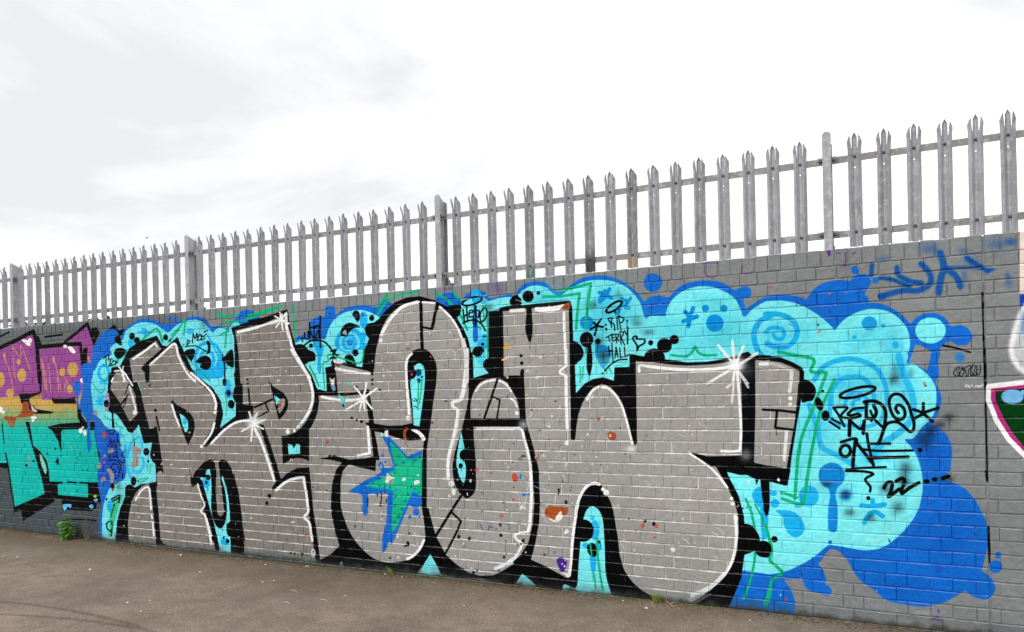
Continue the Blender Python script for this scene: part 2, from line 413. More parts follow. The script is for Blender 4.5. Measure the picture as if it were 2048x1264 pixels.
# ---- cyan cloud
O(0,756)
G(CYL,'750,-60* 728,60 735,150 752,270 800,330 860,400 935,420 960,480 962,560 1000,620 1006,720 1000,800 940,842 880,880 848,950 828,1020 818,1100 818,1264 840,1340* 960,1340* 1100,900* 1290,830* 1290,400* 1120,-60*')
O(0,440)
G(CYL,'735,1300* 770,1180 822,1100 892,1078 880,1030 930,980 985,958* 1000,900 1040,860 1090,832 1150,818 1230,830 1290,865 1340,900 1380,870 1430,830 1490,808 1560,798 1620,815 1665,860 1700,900 1740,868 1790,868 1832,890* 1840,850 1875,820 1912,824 1935,845 2060,860* 2060,1300*')
O(512,440)
G(CY,'310,990* 360,962 440,960 555,955* 572,900 590,850 640,782 720,737 830,720 900,735 960,762 1000,800 950,1264* 320,1264*')
F(CY,'1600,780 1640,690 1665,640 1800,610 1850,640 1862,1250 1735,1250 1700,1000')
G(CY,'1850,660 1900,640 1960,622 2060,625 2060,700 1960,705 1860,735')
O(1024,440)
G(CY,'20,645* 50,600 90,560 150,530 210,525 280,545 330,590 380,605 440,570 520,520 600,490 700,480 800,490 900,530 980,600 1030,680 1055,762 1072,792 1110,770 1232,770* 1245,700 1280,640 1350,580 1430,545 1530,530 1630,545 1730,590 1790,640 1830,720 1846,770 1870,772 1930,710 2060,668 2060,1300* 20,1300*')
O(1536,440)
G(CY,'-20,650* 130,648 260,680 370,740 450,800 505,850 532,880* 560,850 620,790 700,745 800,715 880,715 980,740 1060,800 1112,870 1135,960 1130,1040 1100,1090 1112,1150* 1180,1158 1240,1215 1300,1280* -20,1280*')
E(CY,'1300,885,122,104')
O(1536,700)
G(CY,'-20,-40* 1090,-40* 1120,60 1080,120 1130,120 1190,132 1270,190 1330,270 1347,350 1342,450 1312,540 1230,622 1165,705 1100,715 1110,740 1140,770 1190,850 1222,950 1236,1050 1236,1140 1205,1280* -20,1280*')
O(1536,948)
G(CY,'-100,-20* 1230,-20* 1236,90 1212,250 1162,360 1082,460 980,550 880,600 760,610 640,590 520,570 490,565* 440,602 370,662 250,732 130,782 0,802 -100,800*')
E(BL,'497,546,16')
O(1024,948)
F(CY,'1700,-40 2060,-40 2060,806 1840,772 1790,300'); F(BL,'1700,765 1845,772 2060,802 2060,1140 1690,1120')
O(0,756); F(CYL,'1540,-60 1880,-60 1890,310 1750,415 1600,540 1500,100')
# soft tints inside the cloud
O(1024,440); spray((60,205,225),'760,700,260,200 600,1000,160,300 1500,980,380,160 250,650,160,90',.45)
O(1536,700); spray((70,215,235),'300,500,240,400 700,180,320,240 700,800,200,200',.35)
O(1536,440); spray((40,200,232),'60,1000,200,150 700,960,160,110 1010,1010,60,90',.35)
O(1024,440); spray((70,205,222),'300,700,140,200 900,760,160,120 1250,850,200,120 1750,900,200,200 1600,650,200,80',.5)
O(1536,440); spray((60,200,225),'300,900,200,120 850,900,180,120 100,1150,200,100',.4); O(1536,700); spray((80,208,224),'900,300,160,200 250,900,120,220 550,1150,300,120 1100,1000,120,160',.4); O(1024,948); spray((80,205,215),'1900,500,100,250',.4)
O(1536,948); spray((2,80,180),'1400,500,250,250 1100,900,260,120',.35); O(1536,700); spray((4,80,175),'1330,800,110,160',.5)
O(1536,700); spray((40,185,232),'700,300,180,160 420,600,120,200 1100,300,90,200 820,860,140,80',.45); O(1536,440); spray((60,196,234),'80,900,130,110 1000,1000,120,160',.4); O(1024,440); spray((40,180,225),'640,860,120,120 1640,830,140,130 760,700,90,160',.4); O(512,440); spray((60,190,230),'760,980,160,160 480,1080,100,100 1780,960,60,200',.4); O(0,756); spray((60,190,230),'1050,650,90,160 800,150,70,160',.4)
# ---- mid blue swirls, stars and drops in the cloud
O(0,756)
L(MC,18,'770,185 840,190|790,160 812,215|825,150 785,215'); L(MC,16,'900,50 800,40|940,430 990,470|960,420 960,480',.8)
L(MC,26,'1000,540 1010,700 1050,800|1050,520 1010,640',.7); L(MC,20,'1060,740 1110,750 1150,700 1140,640',.7); L(MC,16,'1080,500 1120,470 1140,560',.6); G(MC,'860,1040 890,1000 935,1010 950,960 960,1000 900,1080 868,1070'); E(MC,'885,1020,30,40')
O(0,440)
L(MC,22,'1110,900 1190,900|1140,870 1165,930',.9); E(MC,'1050,985,30,40 1160,890,26,20',.8)
ring(MC,26,1665,1110,105,130); ring(MC,24,1655,1120,55,75); G(MC,'1640,900 1690,960 1740,1060 1790,1100 1820,1060 1820,1180 1760,1264 1560,1264 1560,1200 1700,1180 1740,1100'); E(MC,'1520,890,34,24',.8); ring(MC,22,830,1225,40,60); E(MC,'1010,1060,40,26',.6)
O(512,440)
ring(MC,34,750,985,100,110); ring(MC,26,745,980,50,55); E(MC,'750,975,28,30 860,800,32,70 1760,610,40,60'); G(MC,'455,985 495,975 540,1000 525,1060 520,1180 505,1230 488,1180 482,1060')
G(MC,'620,1020 660,1070 760,1110 860,1000 880,920 850,900 800,900 880,1000 840,1120 660,1110')
G(BL,'1740,690 1765,690 1772,840 1775,960 1752,980 1735,950 1735,830'); E(MC,'1810,1000,40,50 1830,940,30',.8); E((40,150,225),'1815,650,24',.6)
O(512,700); G(MC,'480,-40 530,-40 520,80 524,150 508,192 490,150 494,80')
O(1024,440)
SB=(0,140,214)
L(SB,32,'700,582 795,625|780,555 740,620 705,655|745,570 700,640'); L(SB,26,'875,625 930,660|950,625 900,690|890,640 860,720 840,750',.9); L(SB,30,'905,700 935,705',.8)
E(SB,'597,822,55,54'); L(SB,34,'1385,735 1425,782|1450,705 1418,785|1480,772 1370,812|1410,850 1425,785'); E(SB,'1548,708,28 1695,708,28 1622,826,70')
G(SB,'672,1010 700,1000 760,1010 790,1080 770,1140 740,1220 720,1180 680,1130 668,1070',.85)
L(MC,44,'2070,770 1985,810 1938,890 1940,970 1968,1050 1998,1085')
O(1536,440)
L(MC,42,'-20,755 90,755 190,800 230,870 222,945 160,1010 80,1018 -10,990'); L(MC,30,'-20,900 10,870 60,860 115,875 128,920 105,955 60,945 42,915'); L(MC2,26,'-10,1000 60,1020 140,1010',.5)
E(MC,'811,828,62,56 920,846,20,17 1020,1000,26,30 690,940,20,16',.9); E(MC2,'811,828,62,56',.5)
G(MC,'1030,1090 1090,1080 1085,1264 1040,1264',.55,soft=6)
O(1536,700)
L(MC,40,'370,240 450,130 600,75 720,80 850,135 920,235 948,330 958,440',.9); L(MC,52,'1045,50 1090,210 1145,330 1165,450 1145,560 1050,660 900,760 810,880',.75)
L(MC,36,'505,440 515,320 585,235 700,212 790,245 840,330 852,420',.85); L(MC,30,'490,400 510,560 620,602 800,612 900,560 930,480',.75); L(MC,28,'610,460 640,365 720,345 790,395 780,470 700,482 680,420 730,390',.9)
L(MC,42,'330,440 400,650 432,780 560,845 690,925',.8); spray(MC,'860,820,90,80 560,260,80,60',.5)
E(MC2,'510,1005,106,104'); G(MC2,'478,1080 555,1080 540,1160 556,1250 556,1400 545,1450 515,1460 485,1440 480,1380 484,1250 498,1160')
E((0,105,200),'622,1160,44,40',1,soft=4); E(MC,'325,1170,82,86',.95)
O(1536,948)
G(MC,'62,295 130,288 210,305 275,370 292,440 262,492 210,506 155,465 125,400 118,345'); E(MC,'45,155,27,22 55,235,36,34 -12,150,40,38 240,255,30,14'); L(MC,36,'745,254 840,258 935,244|835,210 845,258|820,310 770,392|860,300 920,340|780,360 850,300')
O(1024,948)
G(MC,'1920,160 1960,110 2010,100 2060,130 2060,300 2010,290 1950,240'); G(MC,'1990,240 2050,240 2040,500 2000,520')
# ---- fogged black
O(1024,440); spray((10,40,50),'1000,830,50,30 1090,900,60,30 700,980,50,60 740,1090,50,60 640,680,60,40',.45); spray((10,60,60),'850,610,40,50 990,790,60,30',.3)
O(1536,700); spray((10,20,30),'1010,230,50,60 1100,950,60,70 1080,1040,50,50 940,1110,60,50 1250,720,90,90 1450,540,60,40 1370,600,60,40 470,1075,50,30 622,1160,40,40 1300,650,50,60',.55)
O(1536,948); spray((10,25,30),'1040,270,60,60 820,350,50,50 650,310,60,40 1100,70,50,40 1420,40,90,30',.5)
O(1536,440); spray((20,60,80),'1010,1190,40,60 1140,1230,30,40',.35)
O(0,756); spray((30,60,60),'950,870,30,40 950,960,40,40',.5)
O(0,440); spray((20,40,40),'1630,830,40,60',.35)
O(512,440); spray((20,60,60),'1860,700,50,40',.5)
# ---- green flicks
O(0,756); L(GR,9,'800,0 850,20 870,-20|740,40 800,120 840,90|835,305 900,345 985,410|1150,600 1195,590|1105,470 1065,500|1115,810 1190,800 1150,820 1110,850|1175,690 1180,740|1205,690 1200,760',.8)
G((60,190,140),'900,1010 980,940 940,1060 910,1180 895,1264 870,1264 880,1130')
O(0,440); L(GR,18,'925,1140 950,1110 1020,1060 1110,990 1160,940 1255,872 1300,975'); L(GR,14,'1345,975 1420,890 1475,800 1470,920|1370,920 1450,850'); L(GR,14,'1740,770 1790,770 1920,750|1770,835 1830,820 1960,800 2050,770|1760,920 1830,890|1815,870 1800,1020'); L(GR,22,'1750,740 1765,775 1850,770|1790,830 1850,815'); L(GR,14,'1580,1180 1620,1230 1680,1290',.8)
O(512,440)
L(GR,30,'-60,770 0,755 90,730 165,700'); E(GR,'203,692,13'); L(GR,17,'295,678 302,800 315,950'); L(GR,20,'970,760 1045,650 1130,605 1300,572|972,692 1060,580'); L(GR,20,'1428,584 1530,640 1600,720 1640,770 1690,880|1570,570 1640,650'); L(GR,15,'1815,690 1822,800 1790,830|1820,690 1845,690|1852,730 1852,1110|1770,850 1800,870',.85)
O(1024,440)
L(GR,22,'250,615 390,612 540,588 525,720 512,870',sharp=True); L(GR,24,'400,566 500,540 630,508 605,680 590,850',sharp=True); L(GR,20,'1275,1082 1390,1092 1440,1060 1464,1015 1490,1060 1540,1082 1635,1080'); L(GR,13,'548,1175 548,1290|570,1170 565,1264',.8); L(GR,14,'740,1190 765,1225|760,1150 790,1215',.8)
O(1536,700)
L(GR,27,'85,15 220,45 355,68 368,105 340,165 385,182 462,182 440,260 340,520 275,680 240,850 215,1190'); L(GR,27,'530,240 490,330 420,480 370,700 325,950 285,1235'); L(GR,24,'105,1140 160,1155 230,1180|115,1190 200,1220 285,1240')
O(1024,948)
L(GR,20,'1870,200 1915,310 1945,470 1945,640 1920,800 1880,930 1850,1000'); L(GR,15,'1940,240 1985,320 2040,450'); L(GR,40,'2060,940 2030,1040',.8)
O(1536,948); L(GR,25,'-20,400 10,520 30,600 15,690 70,740 115,790 100,810 40,840 20,900 5,1000')
# ---- black mass behind the letters
O(0,440)
F(K,'1030,1030 1110,975 1255,925 1300,1005 1335,1010 1418,935 1470,1050 1530,1180 1600,1290 880,1290 890,1180 960,1170')
F(K,'1040,1040 1080,1005 1120,1040 1090,1080')
E(K,'1055,930,24,28 1095,965,25,28 1325,940,20,24 1360,965,8,12'); G(K,'925,935 955,925 975,1000 945,995 918,970'); G(K,'910,1070 930,1030 980,1025 1010,1050 985,1090 940,1110')
G(K,'1475,1060 1540,1030 1562,1050 1545,1110 1530,1140 1550,1160'); G(K,'1565,1140 1600,1100 1650,1085 1690,1120 1680,1180 1645,1200 1600,1180 1610,1150'); G(K,'1650,980 1665,965 1685,1000 1680,1060 1650,1075 1665,1030'); E(K,'1795,1115,22,26 1780,1080,8'); L(K,12,'1795,1130 1798,1270')
F(K,'1848,862 2060,795 2060,1300 1880,1300 1872,940'); G(K,'1860,1040 1820,1060 1800,1110 1820,1160 1870,1175')
O(0,756)
F(K,'870,-40 1080,-40 1160,230 1200,405 1255,385 1275,520 1300,690 1310,745 1320,870 1255,868 1248,830 1240,640 1217,515 1150,525 1110,372 1055,445 1010,400 870,200')
F(K,'870,-40 1080,-40 1130,150 1180,380 1110,372 1060,440 1025,432 945,300 910,280 905,400 895,400 895,285 870,270 848,180 860,90')
F(K,'1070,430 1080,560 1068,560'); E(K,'1068,825,22,36 1105,824,7,9 1170,590,24,30 1185,666,9,12 895,510,5')
F(K,'1255,385 1330,760 1320,868 1250,830 1240,640 1205,590 1215,520'); G(K,'1255,540 1215,560 1200,610 1215,660 1260,690')
G(K,'1000,920 1005,870 1040,852 1075,880 1060,930 1010,960'); L(K,7,'1322,870 1330,910'); E(K,'1331,938,7,9 1338,980,7,9')
F(K,'925,1264 935,1150 960,1050 1000,950 1060,885 1130,850 1250,830 1330,850 1250,880 1260,1000 1290,1264 1330,1340 920,1340')
F(K,'1530,-40 1600,0 1700,80 1765,180 1786,290 1760,400 1885,305 1885,200 1860,150 1870,90 1880,70 1870,-40 2060,-40 2060,300 1640,560 1600,540')
G(K,'1785,60 1780,20 1800,0 1820,40 1800,65'); E(K,'1828,122,18,24 1848,210,26,34'); E(MC,'1825,70,26,60',.7); E((5,120,210),'1828,126,32,38',.6); E(K,'1828,122,17,24 1850,212,26,34'); E(K,'1806,296,6,4')
L(GR,8,'1800,130 1815,220 1806,290',.8)
O(512,440)
F(K,'-60,800 60,780 250,714 262,800 285,900 312,990 350,1060 480,1264 500,1310 -60,1310')
E(K,'362,1070,60,72 430,1090,46,44 440,1006,16,18 370,946,9,12 372,968,8'); G(K,'310,1010 370,995 420,1040 480,1080 470,1125 415,1140 405,1180 360,1160 320,1090')
G(K,'676,920 690,860 750,822 835,858 780,868 742,905 720,935 690,930'); G(K,'770,755 790,726 822,735 832,780 815,815 790,790'); E(K,'925,785,21,24 795,1063,25,28'); G(K,'705,1110 730,1080 770,1085 790,1130 760,1150')
F(K,'550,1180 605,1172 610,1140 640,1110 720,1120 800,1170 850,1175 862,1050 905,950 880,920 868,870 890,830 945,820 985,790 1040,720 1110,660 1200,622 1310,610 1420,640 1520,690 1600,770 1660,870 1700,960 1730,1100 1742,1310 550,1310')
G(K,'1530,700 1590,680 1640,690 1630,760 1590,780'); E(K,'1785,1055,42,44 1812,994,13 1828,932,9,10')
F(K,'1862,730 1945,728 1950,702 2060,680 2060,1310 1735,1310 1742,1262 1862,1228 1820,1180 1808,1130 1825,1085 1858,1064')
O(1024,440)
F(K,'-20,692 465,645 482,700 490,1000 500,1310 -20,1310'); G(K,'480,975 520,980 560,1020 572,1070 550,1120 500,1150 480,1150')
E(K,'30,655,48,46 128,612,46,46 210,584,15'); G(K,'0,620 40,600 60,640 0,660'); E(K,'596,957,54,62 686,973,22,24 1140,1105,84,76 1220,1005,60,58 1298,958,37,37 1110,983,20,22'); L(K,3,'686,980 684,1060|595,1000 590,1070')
G(K,'603,1000 632,1000 640,1080 645,1140 635,1210 618,1260 600,1210 596,1140 604,1080')
F(K,'938,1090 955,1072 1010,1085 1220,1115 1300,1125 1400,1140 1560,1135 1680,1115 1760,1092 1800,1085 1850,1065 1885,1055 1900,1085 2060,1082 2060,1310 815,1310 818,1180 938,1180')
O(1536,440); F(K,'-20,1082 100,1100 200,1140 270,1180 290,1220 285,1310 -20,1310')
O(512,700)
F(K,'300,0 390,115 450,210 490,315 570,330 555,140 560,60 860,60 900,20 1740,20 1738,225 1860,185 1990,0 2060,0 2060,560 1720,560 1560,1200 700,1264 0,1264 0,0')
O(1024,700)
F(K,'-20,0 500,0 510,345 580,270 650,230 730,218 815,245 820,140 940,136 990,75 1150,85 1400,100 1560,95 1680,75 1790,50 1850,25 1890,14 1905,45 2060,42 2060,1000 1820,1000 1720,975 1770,1104 1816,1236 1832,1300 -20,1300')
O(1536,700)
F(K,'-40,40 100,60 200,100 270,140 290,180 285,245 262,420 230,600 190,850 172,1000 155,1080 140,1086 0,1050 -60,1000'); G(K,'280,244 330,250 372,290 383,340 360,400 320,412 270,415'); E(K,'408,432,30,56,-20 460,526,33,42 438,330,10,12')
O(512,948)
F(K,'-40,-60 2060,-60 2060,900 1800,835 1600,830 1480,800 1440,725 1393,640 1330,740 1280,805 1000,770 700,740 520,720 490,730 -40,600')
O(1024,948)
F(K,'-40,-60 1690,-60 1760,70 1815,180 1855,340 1862,410 1930,440 1980,520 1960,600 1860,645 1850,720 1835,830 1790,940 1725,1090 1520,1060 1290,1030 1140,1020 990,1005 805,990 400,940 220,925 150,860 80,798 30,880 -40,870')
G(K,'1850,410 1900,405 1950,450 1982,520 1960,600 1880,640 1850,640'); E(K,'2010,600,68,66')
F(K,'1822,-30 1900,-20 2060,-10 2060,260 2035,350 2012,290 2008,60 1975,42 1955,90 1945,40 1900,20')
O(1536,948); E(K,'52,522,25,26'); G(K,'-40,545 0,560 16,600 14,650 -10,670 -60,650'); G(K,'-60,50 -20,40 5,200 8,280 -5,330 -30,280')
SI_SHADE=(131,126,120); SI_HALFSHADE=(145,142,137)  # darker silvers for the left letters: the dimmer light there is painted in
# ---- silver faces of the letters
O(0,440)
F(SI_SHADE,'1035,1115 1072,1088 1165,1030 1252,968 1290,1035 1215,1100 1150,1160 1195,1300 1065,1300',sil=1)
F(SI_SHADE,'1195,1165 1300,1070 1402,985 1430,1065 1480,1160 1575,1310 1200,1310',sil=1)
F(SI_SHADE,'930,1200 985,1200 1010,1310 890,1310',sil=1)
F(SI_SHADE,'1880,885 2060,840 2060,1310 1925,1310 1905,1050',sil=1)
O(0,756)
F(SI_SHADE,'905,-10 1010,-10 1080,130 1102,290 1035,350 960,200 882,85',sil=1)
F(SI_SHADE,'1095,-40 1530,-40 1620,62 1690,130 1728,200 1736,290 1710,380 1650,480 1620,545 1650,552 1760,450 1860,375 1940,340 2060,300 2060,1300 1960,1300 1930,1150 1905,1000 1870,800 1835,700 1780,648 1752,660 1740,700 1720,690 1690,652 1640,670 1570,740 1545,790 1518,720 1532,870 1580,850 1640,1060 1690,1220 1705,1300 1285,1300 1262,1000 1250,870 1320,870 1305,740 1300,690 1255,385 1197,410 1150,230',sil=1)
F(SI_SHADE,'1050,1300 1030,1264 1036,1120 1052,1040 1085,970 1130,905 1190,870 1215,1000 1250,1300',sil=1)
F(SI_SHADE,'1940,-40 2060,-40 2060,230 1942,210',sil=1)
F(SI_SHADE,'1728,650 1746,655 1756,750 1772,900 1790,1050 1786,1090 1765,1110 1742,1090 1732,1040 1726,900 1728,760',sil=1)
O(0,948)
F(SI_SHADE,'1040,-40 1250,150 1290,560 1030,540 1020,400',0,sil=1); F(SI_SHADE,'1250,-10 1330,-10 1540,-10 1530,100 1580,70 1640,250 1690,440 1730,610 1300,555 1262,180',sil=1); F(SI_SHADE,'1870,-30 2060,-30 2060,700 1955,640 1945,440 1920,260',sil=1)
F(SI_SHADE,'1030,540 1022,400 1036,300 1052,220 1085,150 1130,100 1190,70 1215,200 1250,580',sil=1)
O(512,440)
F(SI_SHADE,'-60,900 0,855 130,800 228,752 242,840 268,940 290,1010 340,1110 420,1264 450,1310 -60,1310',sil=1)
G(SI,'945,1310* 945,1230* 955,1080 985,940 1020,840 1090,740 1180,680 1290,648 1400,660 1480,700 1560,780 1630,890 1670,1000 1700,1150 1700,1310*',sil=1)
F(SI,'1975,730 2060,722 2060,1310 1985,1250',sil=1)
F(SI,'630,1168 680,1160 900,1210 940,1245 940,1310 640,1310',sil=1)
O(1024,440)
F(SI,'-20,722 452,680 458,900 465,1310 95,1310 95,1264 80,1200 65,1264 -20,1264',sil=1)
F(SI,'990,1130 1150,1142 1300,1162 1400,1166 1560,1160 1680,1146 1760,1130 1820,1130 1830,1310 990,1310',sil=1)
F(SI,'1945,1130 2060,1130 2060,1310 1945,1310',sil=1)
O(1536,440); F(SI,'-20,1125 80,1138 180,1170 248,1210 248,1310 -20,1310',sil=1)
O(512,700)
G(SI_SHADE,'-20,0* 290,0* 350,90 410,180 445,265 465,350 460,440 430,520 380,600 310,660 230,690 205,690* 215,915* 285,875 350,865 425,890 425,940 330,950 200,1035* 150,870 110,740 60,620 20,590 -20,570*',sil=1)
F(SI_HALFSHADE,'632,130 690,160 900,190 942,165 960,40 1010,0 1205,100 1200,130 1215,270 1235,420 1255,585 1170,603 1060,608 940,590 930,480 900,340 905,320 780,340 640,345',sil=1)
F(SI_HALFSHADE,'500,360 560,365 700,368 885,352 890,470 905,580 870,582 915,640 940,850 870,868 740,878 660,865 605,852 560,860 425,880 425,640 455,590 490,510 505,420',sil=1)
F(SI_HALFSHADE,'425,860 600,880 690,900 640,960 610,1060 600,1264 455,1264 440,1080 425,945',sil=1)
F(SI,'740,915 955,968 960,860 985,880 985,860 945,650 1000,660 1090,690 1170,715 1240,725 1345,715 1335,800 1325,960 1322,1264 680,1264 678,1050 695,970',sil=1)
F(SI,'1400,20 1690,0 1685,150 1700,300 1700,400 1650,620 1610,750 1582,860 1575,980 1600,1100 1650,1165 1690,1185 1740,1150 1757,1100 1757,900 1742,700 1742,612 2060,612 2060,1264 1365,1264 1365,800 1395,600 1430,330 1446,200 1440,120',sil=1)
G(SI,'1716,548* 1716,450 1732,350 1780,270 1840,235 1920,228 1990,250 2060,320 2060,548*',sil=1)
F(SI,'1980,0 2060,0 2060,205 1980,205',sil=1)
O(1024,700)
F(SI,'-20,-20 455,-20 468,400 470,710 488,722 505,715 515,620 530,520 560,430 600,360 650,300 720,272 790,300 850,370 895,470 930,600 960,720 985,766 1000,740 990,90 1150,112 1400,126 1680,112 1820,90 1840,400 1840,840 1760,850 1560,852 1460,826 1410,822 1560,930 1650,1030 1720,1110 1790,1264 800,1264 790,1240 720,1080 650,1062 590,1100 525,1180 515,1264 225,1264 220,1130 210,950 190,860 160,740 130,640 110,560 95,200 88,155 65,160 65,205 -20,205',sil=1)
F(SI,'-20,320 20,345 48,420 60,500 62,548 -20,548',sil=1); F(SI,'-20,612 70,615 100,715 130,830 155,950 165,1000 175,1264 -20,1264',sil=1)
F(SI,'1945,100 2060,80 2060,930 1935,900',sil=1)
O(1536,700)
F(SI,'-100,80 100,100 200,140 250,182 243,270 230,420 210,600 180,760 148,948 60,935 -100,905',sil=1)
O(512,948)
F(SI_SHADE,'-40,-40 130,-40 160,60 125,120 200,50 290,-20 400,20 420,300 480,720 -40,640',sil=1)
F(SI_HALFSHADE,'430,-40 620,-40 600,100 598,200 605,330 630,450 668,575 600,640 510,688 480,440 445,240 420,0',sil=1)
G(SI,'690,-60* 672,100 678,250 710,370 770,500 850,600 950,680 1050,705 1150,702 1250,670 1310,610 1352,522 1345,400 1325,250 1320,100 1325,-60*',sil=1)
F(SI,'1365,-60 1580,-60 1590,80 1640,175 1690,195 1740,160 1757,100 1757,-60 2060,-60 2060,720 1980,770 1900,810 1790,815 1700,790 1600,720 1520,650 1440,500 1420,430 1385,300 1365,150',sil=1)
O(1024,948)
F(SI,'-20,-60 165,-60 180,200 165,400 130,550 60,660 -20,722',sil=1)
F(SI,'215,-60 520,-60 590,85 530,190 505,330 490,500 478,720 455,830 430,828 260,735 150,685 185,560 215,400 225,200',sil=1)
F(SI,'720,-60 1630,-60 1720,100 1780,220 1808,340 1812,470 1800,600 1760,720 1690,830 1590,930 1480,1000 1420,1030 1290,1030 1210,1010 1110,975 1010,915 930,840 890,750 860,640 845,500 830,420 810,290 770,190 720,110',sil=1)
F(SI,'1300,1000 1440,980 1600,960 1440,1060 1270,1040',.5,sil=1)
O(512,700); F(SI_SHADE,'-20,560 20,590 90,800 140,960 158,1060 125,1105 130,1122 110,1264 -20,1264',sil=1)
O(0,948); F(K,'1835,-10 1870,0 1905,130 1925,260 1945,440 1957,655 1846,660 1843,400')
# ---- black drawn on the faces
O(0,440)
F(K,'1130,1188 1150,1158 1215,1100 1290,1040 1312,1055 1200,1168 1180,1215 1195,1300 1165,1300 1155,1222')
O(0,756)
G(K,'1380,175* 1415,215 1500,262 1545,320 1556,390 1545,450 1505,540* 1470,460 1430,345 1395,255'); F(K,'1366,190 1385,178 1420,240 1390,240')
F(K,'1180,-40 1195,-40 1195,10 1186,25'); E(K,'1195,60,7,9 1243,260,11,14'); L(K,14,'1250,310 1275,420')
F(K,'1512,722 1535,800 1560,750 1640,665 1690,650 1720,680 1728,760 1726,900 1732,1040 1742,1090 1765,1110 1786,1090 1790,1050 1772,900 1756,750 1746,680 1770,650 1810,660 1850,720 1880,850 1905,1000 1935,1150 1960,1300 1690,1300 1640,1100 1580,850 1530,872')
G(CY,'1435,283* 1475,310 1502,350 1503,410 1482,435 1462,385'); E(MC,'1478,350,18,24',.9); chips(PE,'1515,437,12'); chips(SI,'1500,265,10')
G(CY,'1600,800* 1640,780 1655,735 1680,738 1692,900 1688,1010 1700,1110 1730,1185 1765,1205 1800,1160 1815,1060 1800,900 1772,800 1780,780* 1810,880 1830,1000 1838,1170 1800,1300* 1720,1300* 1660,1080')
E(MC,'1650,840,30,40',.9); E(K,'1665,795,20,22 1650,836,10,14'); G(K,'1610,790 1630,770 1660,780 1640,800'); L(MC,16,'1658,860 1662,900')
L(K,9,'960,220 1025,130|955,220 990,190 1015,150|1000,130 1030,50|1015,160 985,240')
L(K,14,'1985,85 2003,265'); E(K,'1980,12,8,9 1983,45,8,9')
O(0,948)
F(CY,'1715,430 1745,445 1780,440 1810,420 1838,380 1845,660 1752,620'); F(K,'1840,380 1815,400 1808,440 1820,490 1845,505'); E(MC,'1800,540,36,30',.9); E(K,'1820,538,15,16 1788,508,9,11 1780,446,6'); chips(PE,'1905,515,22'); E(K,'1905,515,30,10'); L(K,9,'1545,100 1600,20')
L(K,36,'1600,60 1640,200 1690,380 1740,600',sharp=True)
O(512,700)
G(K,'95,222* 130,285 210,340 250,395 257,450 228,512 183,560* 150,440 125,330')
F(CY,'145,362 200,400 175,425 160,440'); chips(PE,'205,420,30'); F(PE,'228,390 232,440 215,470 190,510 170,470 200,440'); chips((175,70,50),'185,440,16')
L(K,16,'-10,458 130,396'); L(K,13,'75,425 98,490 0,545',sharp=True); F(K,'20,590 60,600 110,740 150,868 197,1036 250,985 330,945 425,940 440,1080 458,1270 415,1270 395,1010 330,1010 250,1045 130,1122 125,1105 158,1060 140,960 90,790')
F(K,'203,685 330,700 370,660 415,640 418,835 428,888 340,855 280,868 215,915 218,800'); F(CY,'255,752 285,758 303,788 320,752 350,757 352,830 262,838')
F(CY,'390,115 470,90 480,0 600,0 620,60 600,100 603,130 553,142 572,332 490,310 450,210'); G(MC,'480,-20 540,-20 520,80 522,150 508,192 490,150 492,60'); L(GR,14,'430,130 465,200 502,290'); L(GR,11,'535,110 540,200 548,310'); L(GR,13,'540,100 580,88 572,50 600,38 720,78 835,105')
G(K,'600,70 640,40 650,80 610,90',0)
O(512,700); F(CY,'640,0 860,0 850,137 800,130 760,110 700,100 640,70'); E(K,'795,22,25,28'); G(K,'705,70 730,38 770,45 792,90 800,128 740,115'); L(GR,13,'600,38 720,78 835,105 862,0'); chips((200,225,225),'660,95,26'); G((215,230,230),'620,75 690,80 690,110 630,105'); chips(RU,'640,115,14'); L(MC,18,'680,0 740,20 850,-20',.8)
F(K,'558,140 632,130 655,350 640,352 565,335'); G(PE,'585,222 610,232 632,222 628,270 635,320 610,322 596,280'); F((40,170,220),'605,290 630,290 622,322 608,320'); F((235,240,240),'598,240 625,235 620,280 602,275')
F(K,'488,335 570,330 645,346 780,340 880,314 908,318 905,346 840,357 700,366 560,362 500,366'); F(K,'882,350 908,345 932,480 945,590 905,582 888,470')
F(K,'868,580 950,590 1060,608 1170,603 1250,585 1320,640 1232,645 1228,726 1170,716 1090,690 1000,660 948,652 988,872 960,880 940,850 915,640')
F(K,'605,850 660,866 740,880 870,870 945,852 985,862 985,880 960,882 955,970 900,955 780,928 735,915 640,885'); L(K,36,'620,860 660,874 730,892'); F(K,'735,915 690,898 640,960 610,1060 600,1180 598,1270 676,1270 676,1050 694,970')
G(RU,'1178,655 1205,615 1212,640 1198,660 1202,718 1182,718')
G(K,'1205,130* 1212,60 1250,10 1330,-10 1400,30 1440,115 1446,200 1430,330 1410,470 1395,600* 1370,720 1365,850 1366,1264* 1322,1264* 1325,960 1338,800 1352,690* 1310,640 1255,590 1250,540 1235,420 1215,270')
G(CY,'1262,175 1270,130 1305,107 1340,130 1351,200 1345,310 1325,480 1306,612* 1260,602* 1252,450 1238,330 1236,235'); E(K,'1240,190,42,44 1300,182,24,28 1302,246,14,18 1328,216,9,10'); chips((230,60,100),'1245,195,13 1398,56,9'); L(GR,11,'1300,262 1296,400 1292,480|1325,240 1318,340 1308,430'); E(MC,'1310,210,30,60',.4); L(K,6,'1255,405 1290,410 1270,390|1260,450 1290,460')
G(K,'1741,228* 1705,320 1690,450 1650,620 1610,750 1580,860 1573,980 1600,1100 1650,1165 1690,1187 1740,1150 1758,1090 1757,900 1742,700 1740,612* 2060,612* 2060,550* 1716,550* 1716,450 1735,350 1785,270 1840,238 1900,228* 1980,205* 1860,188*')
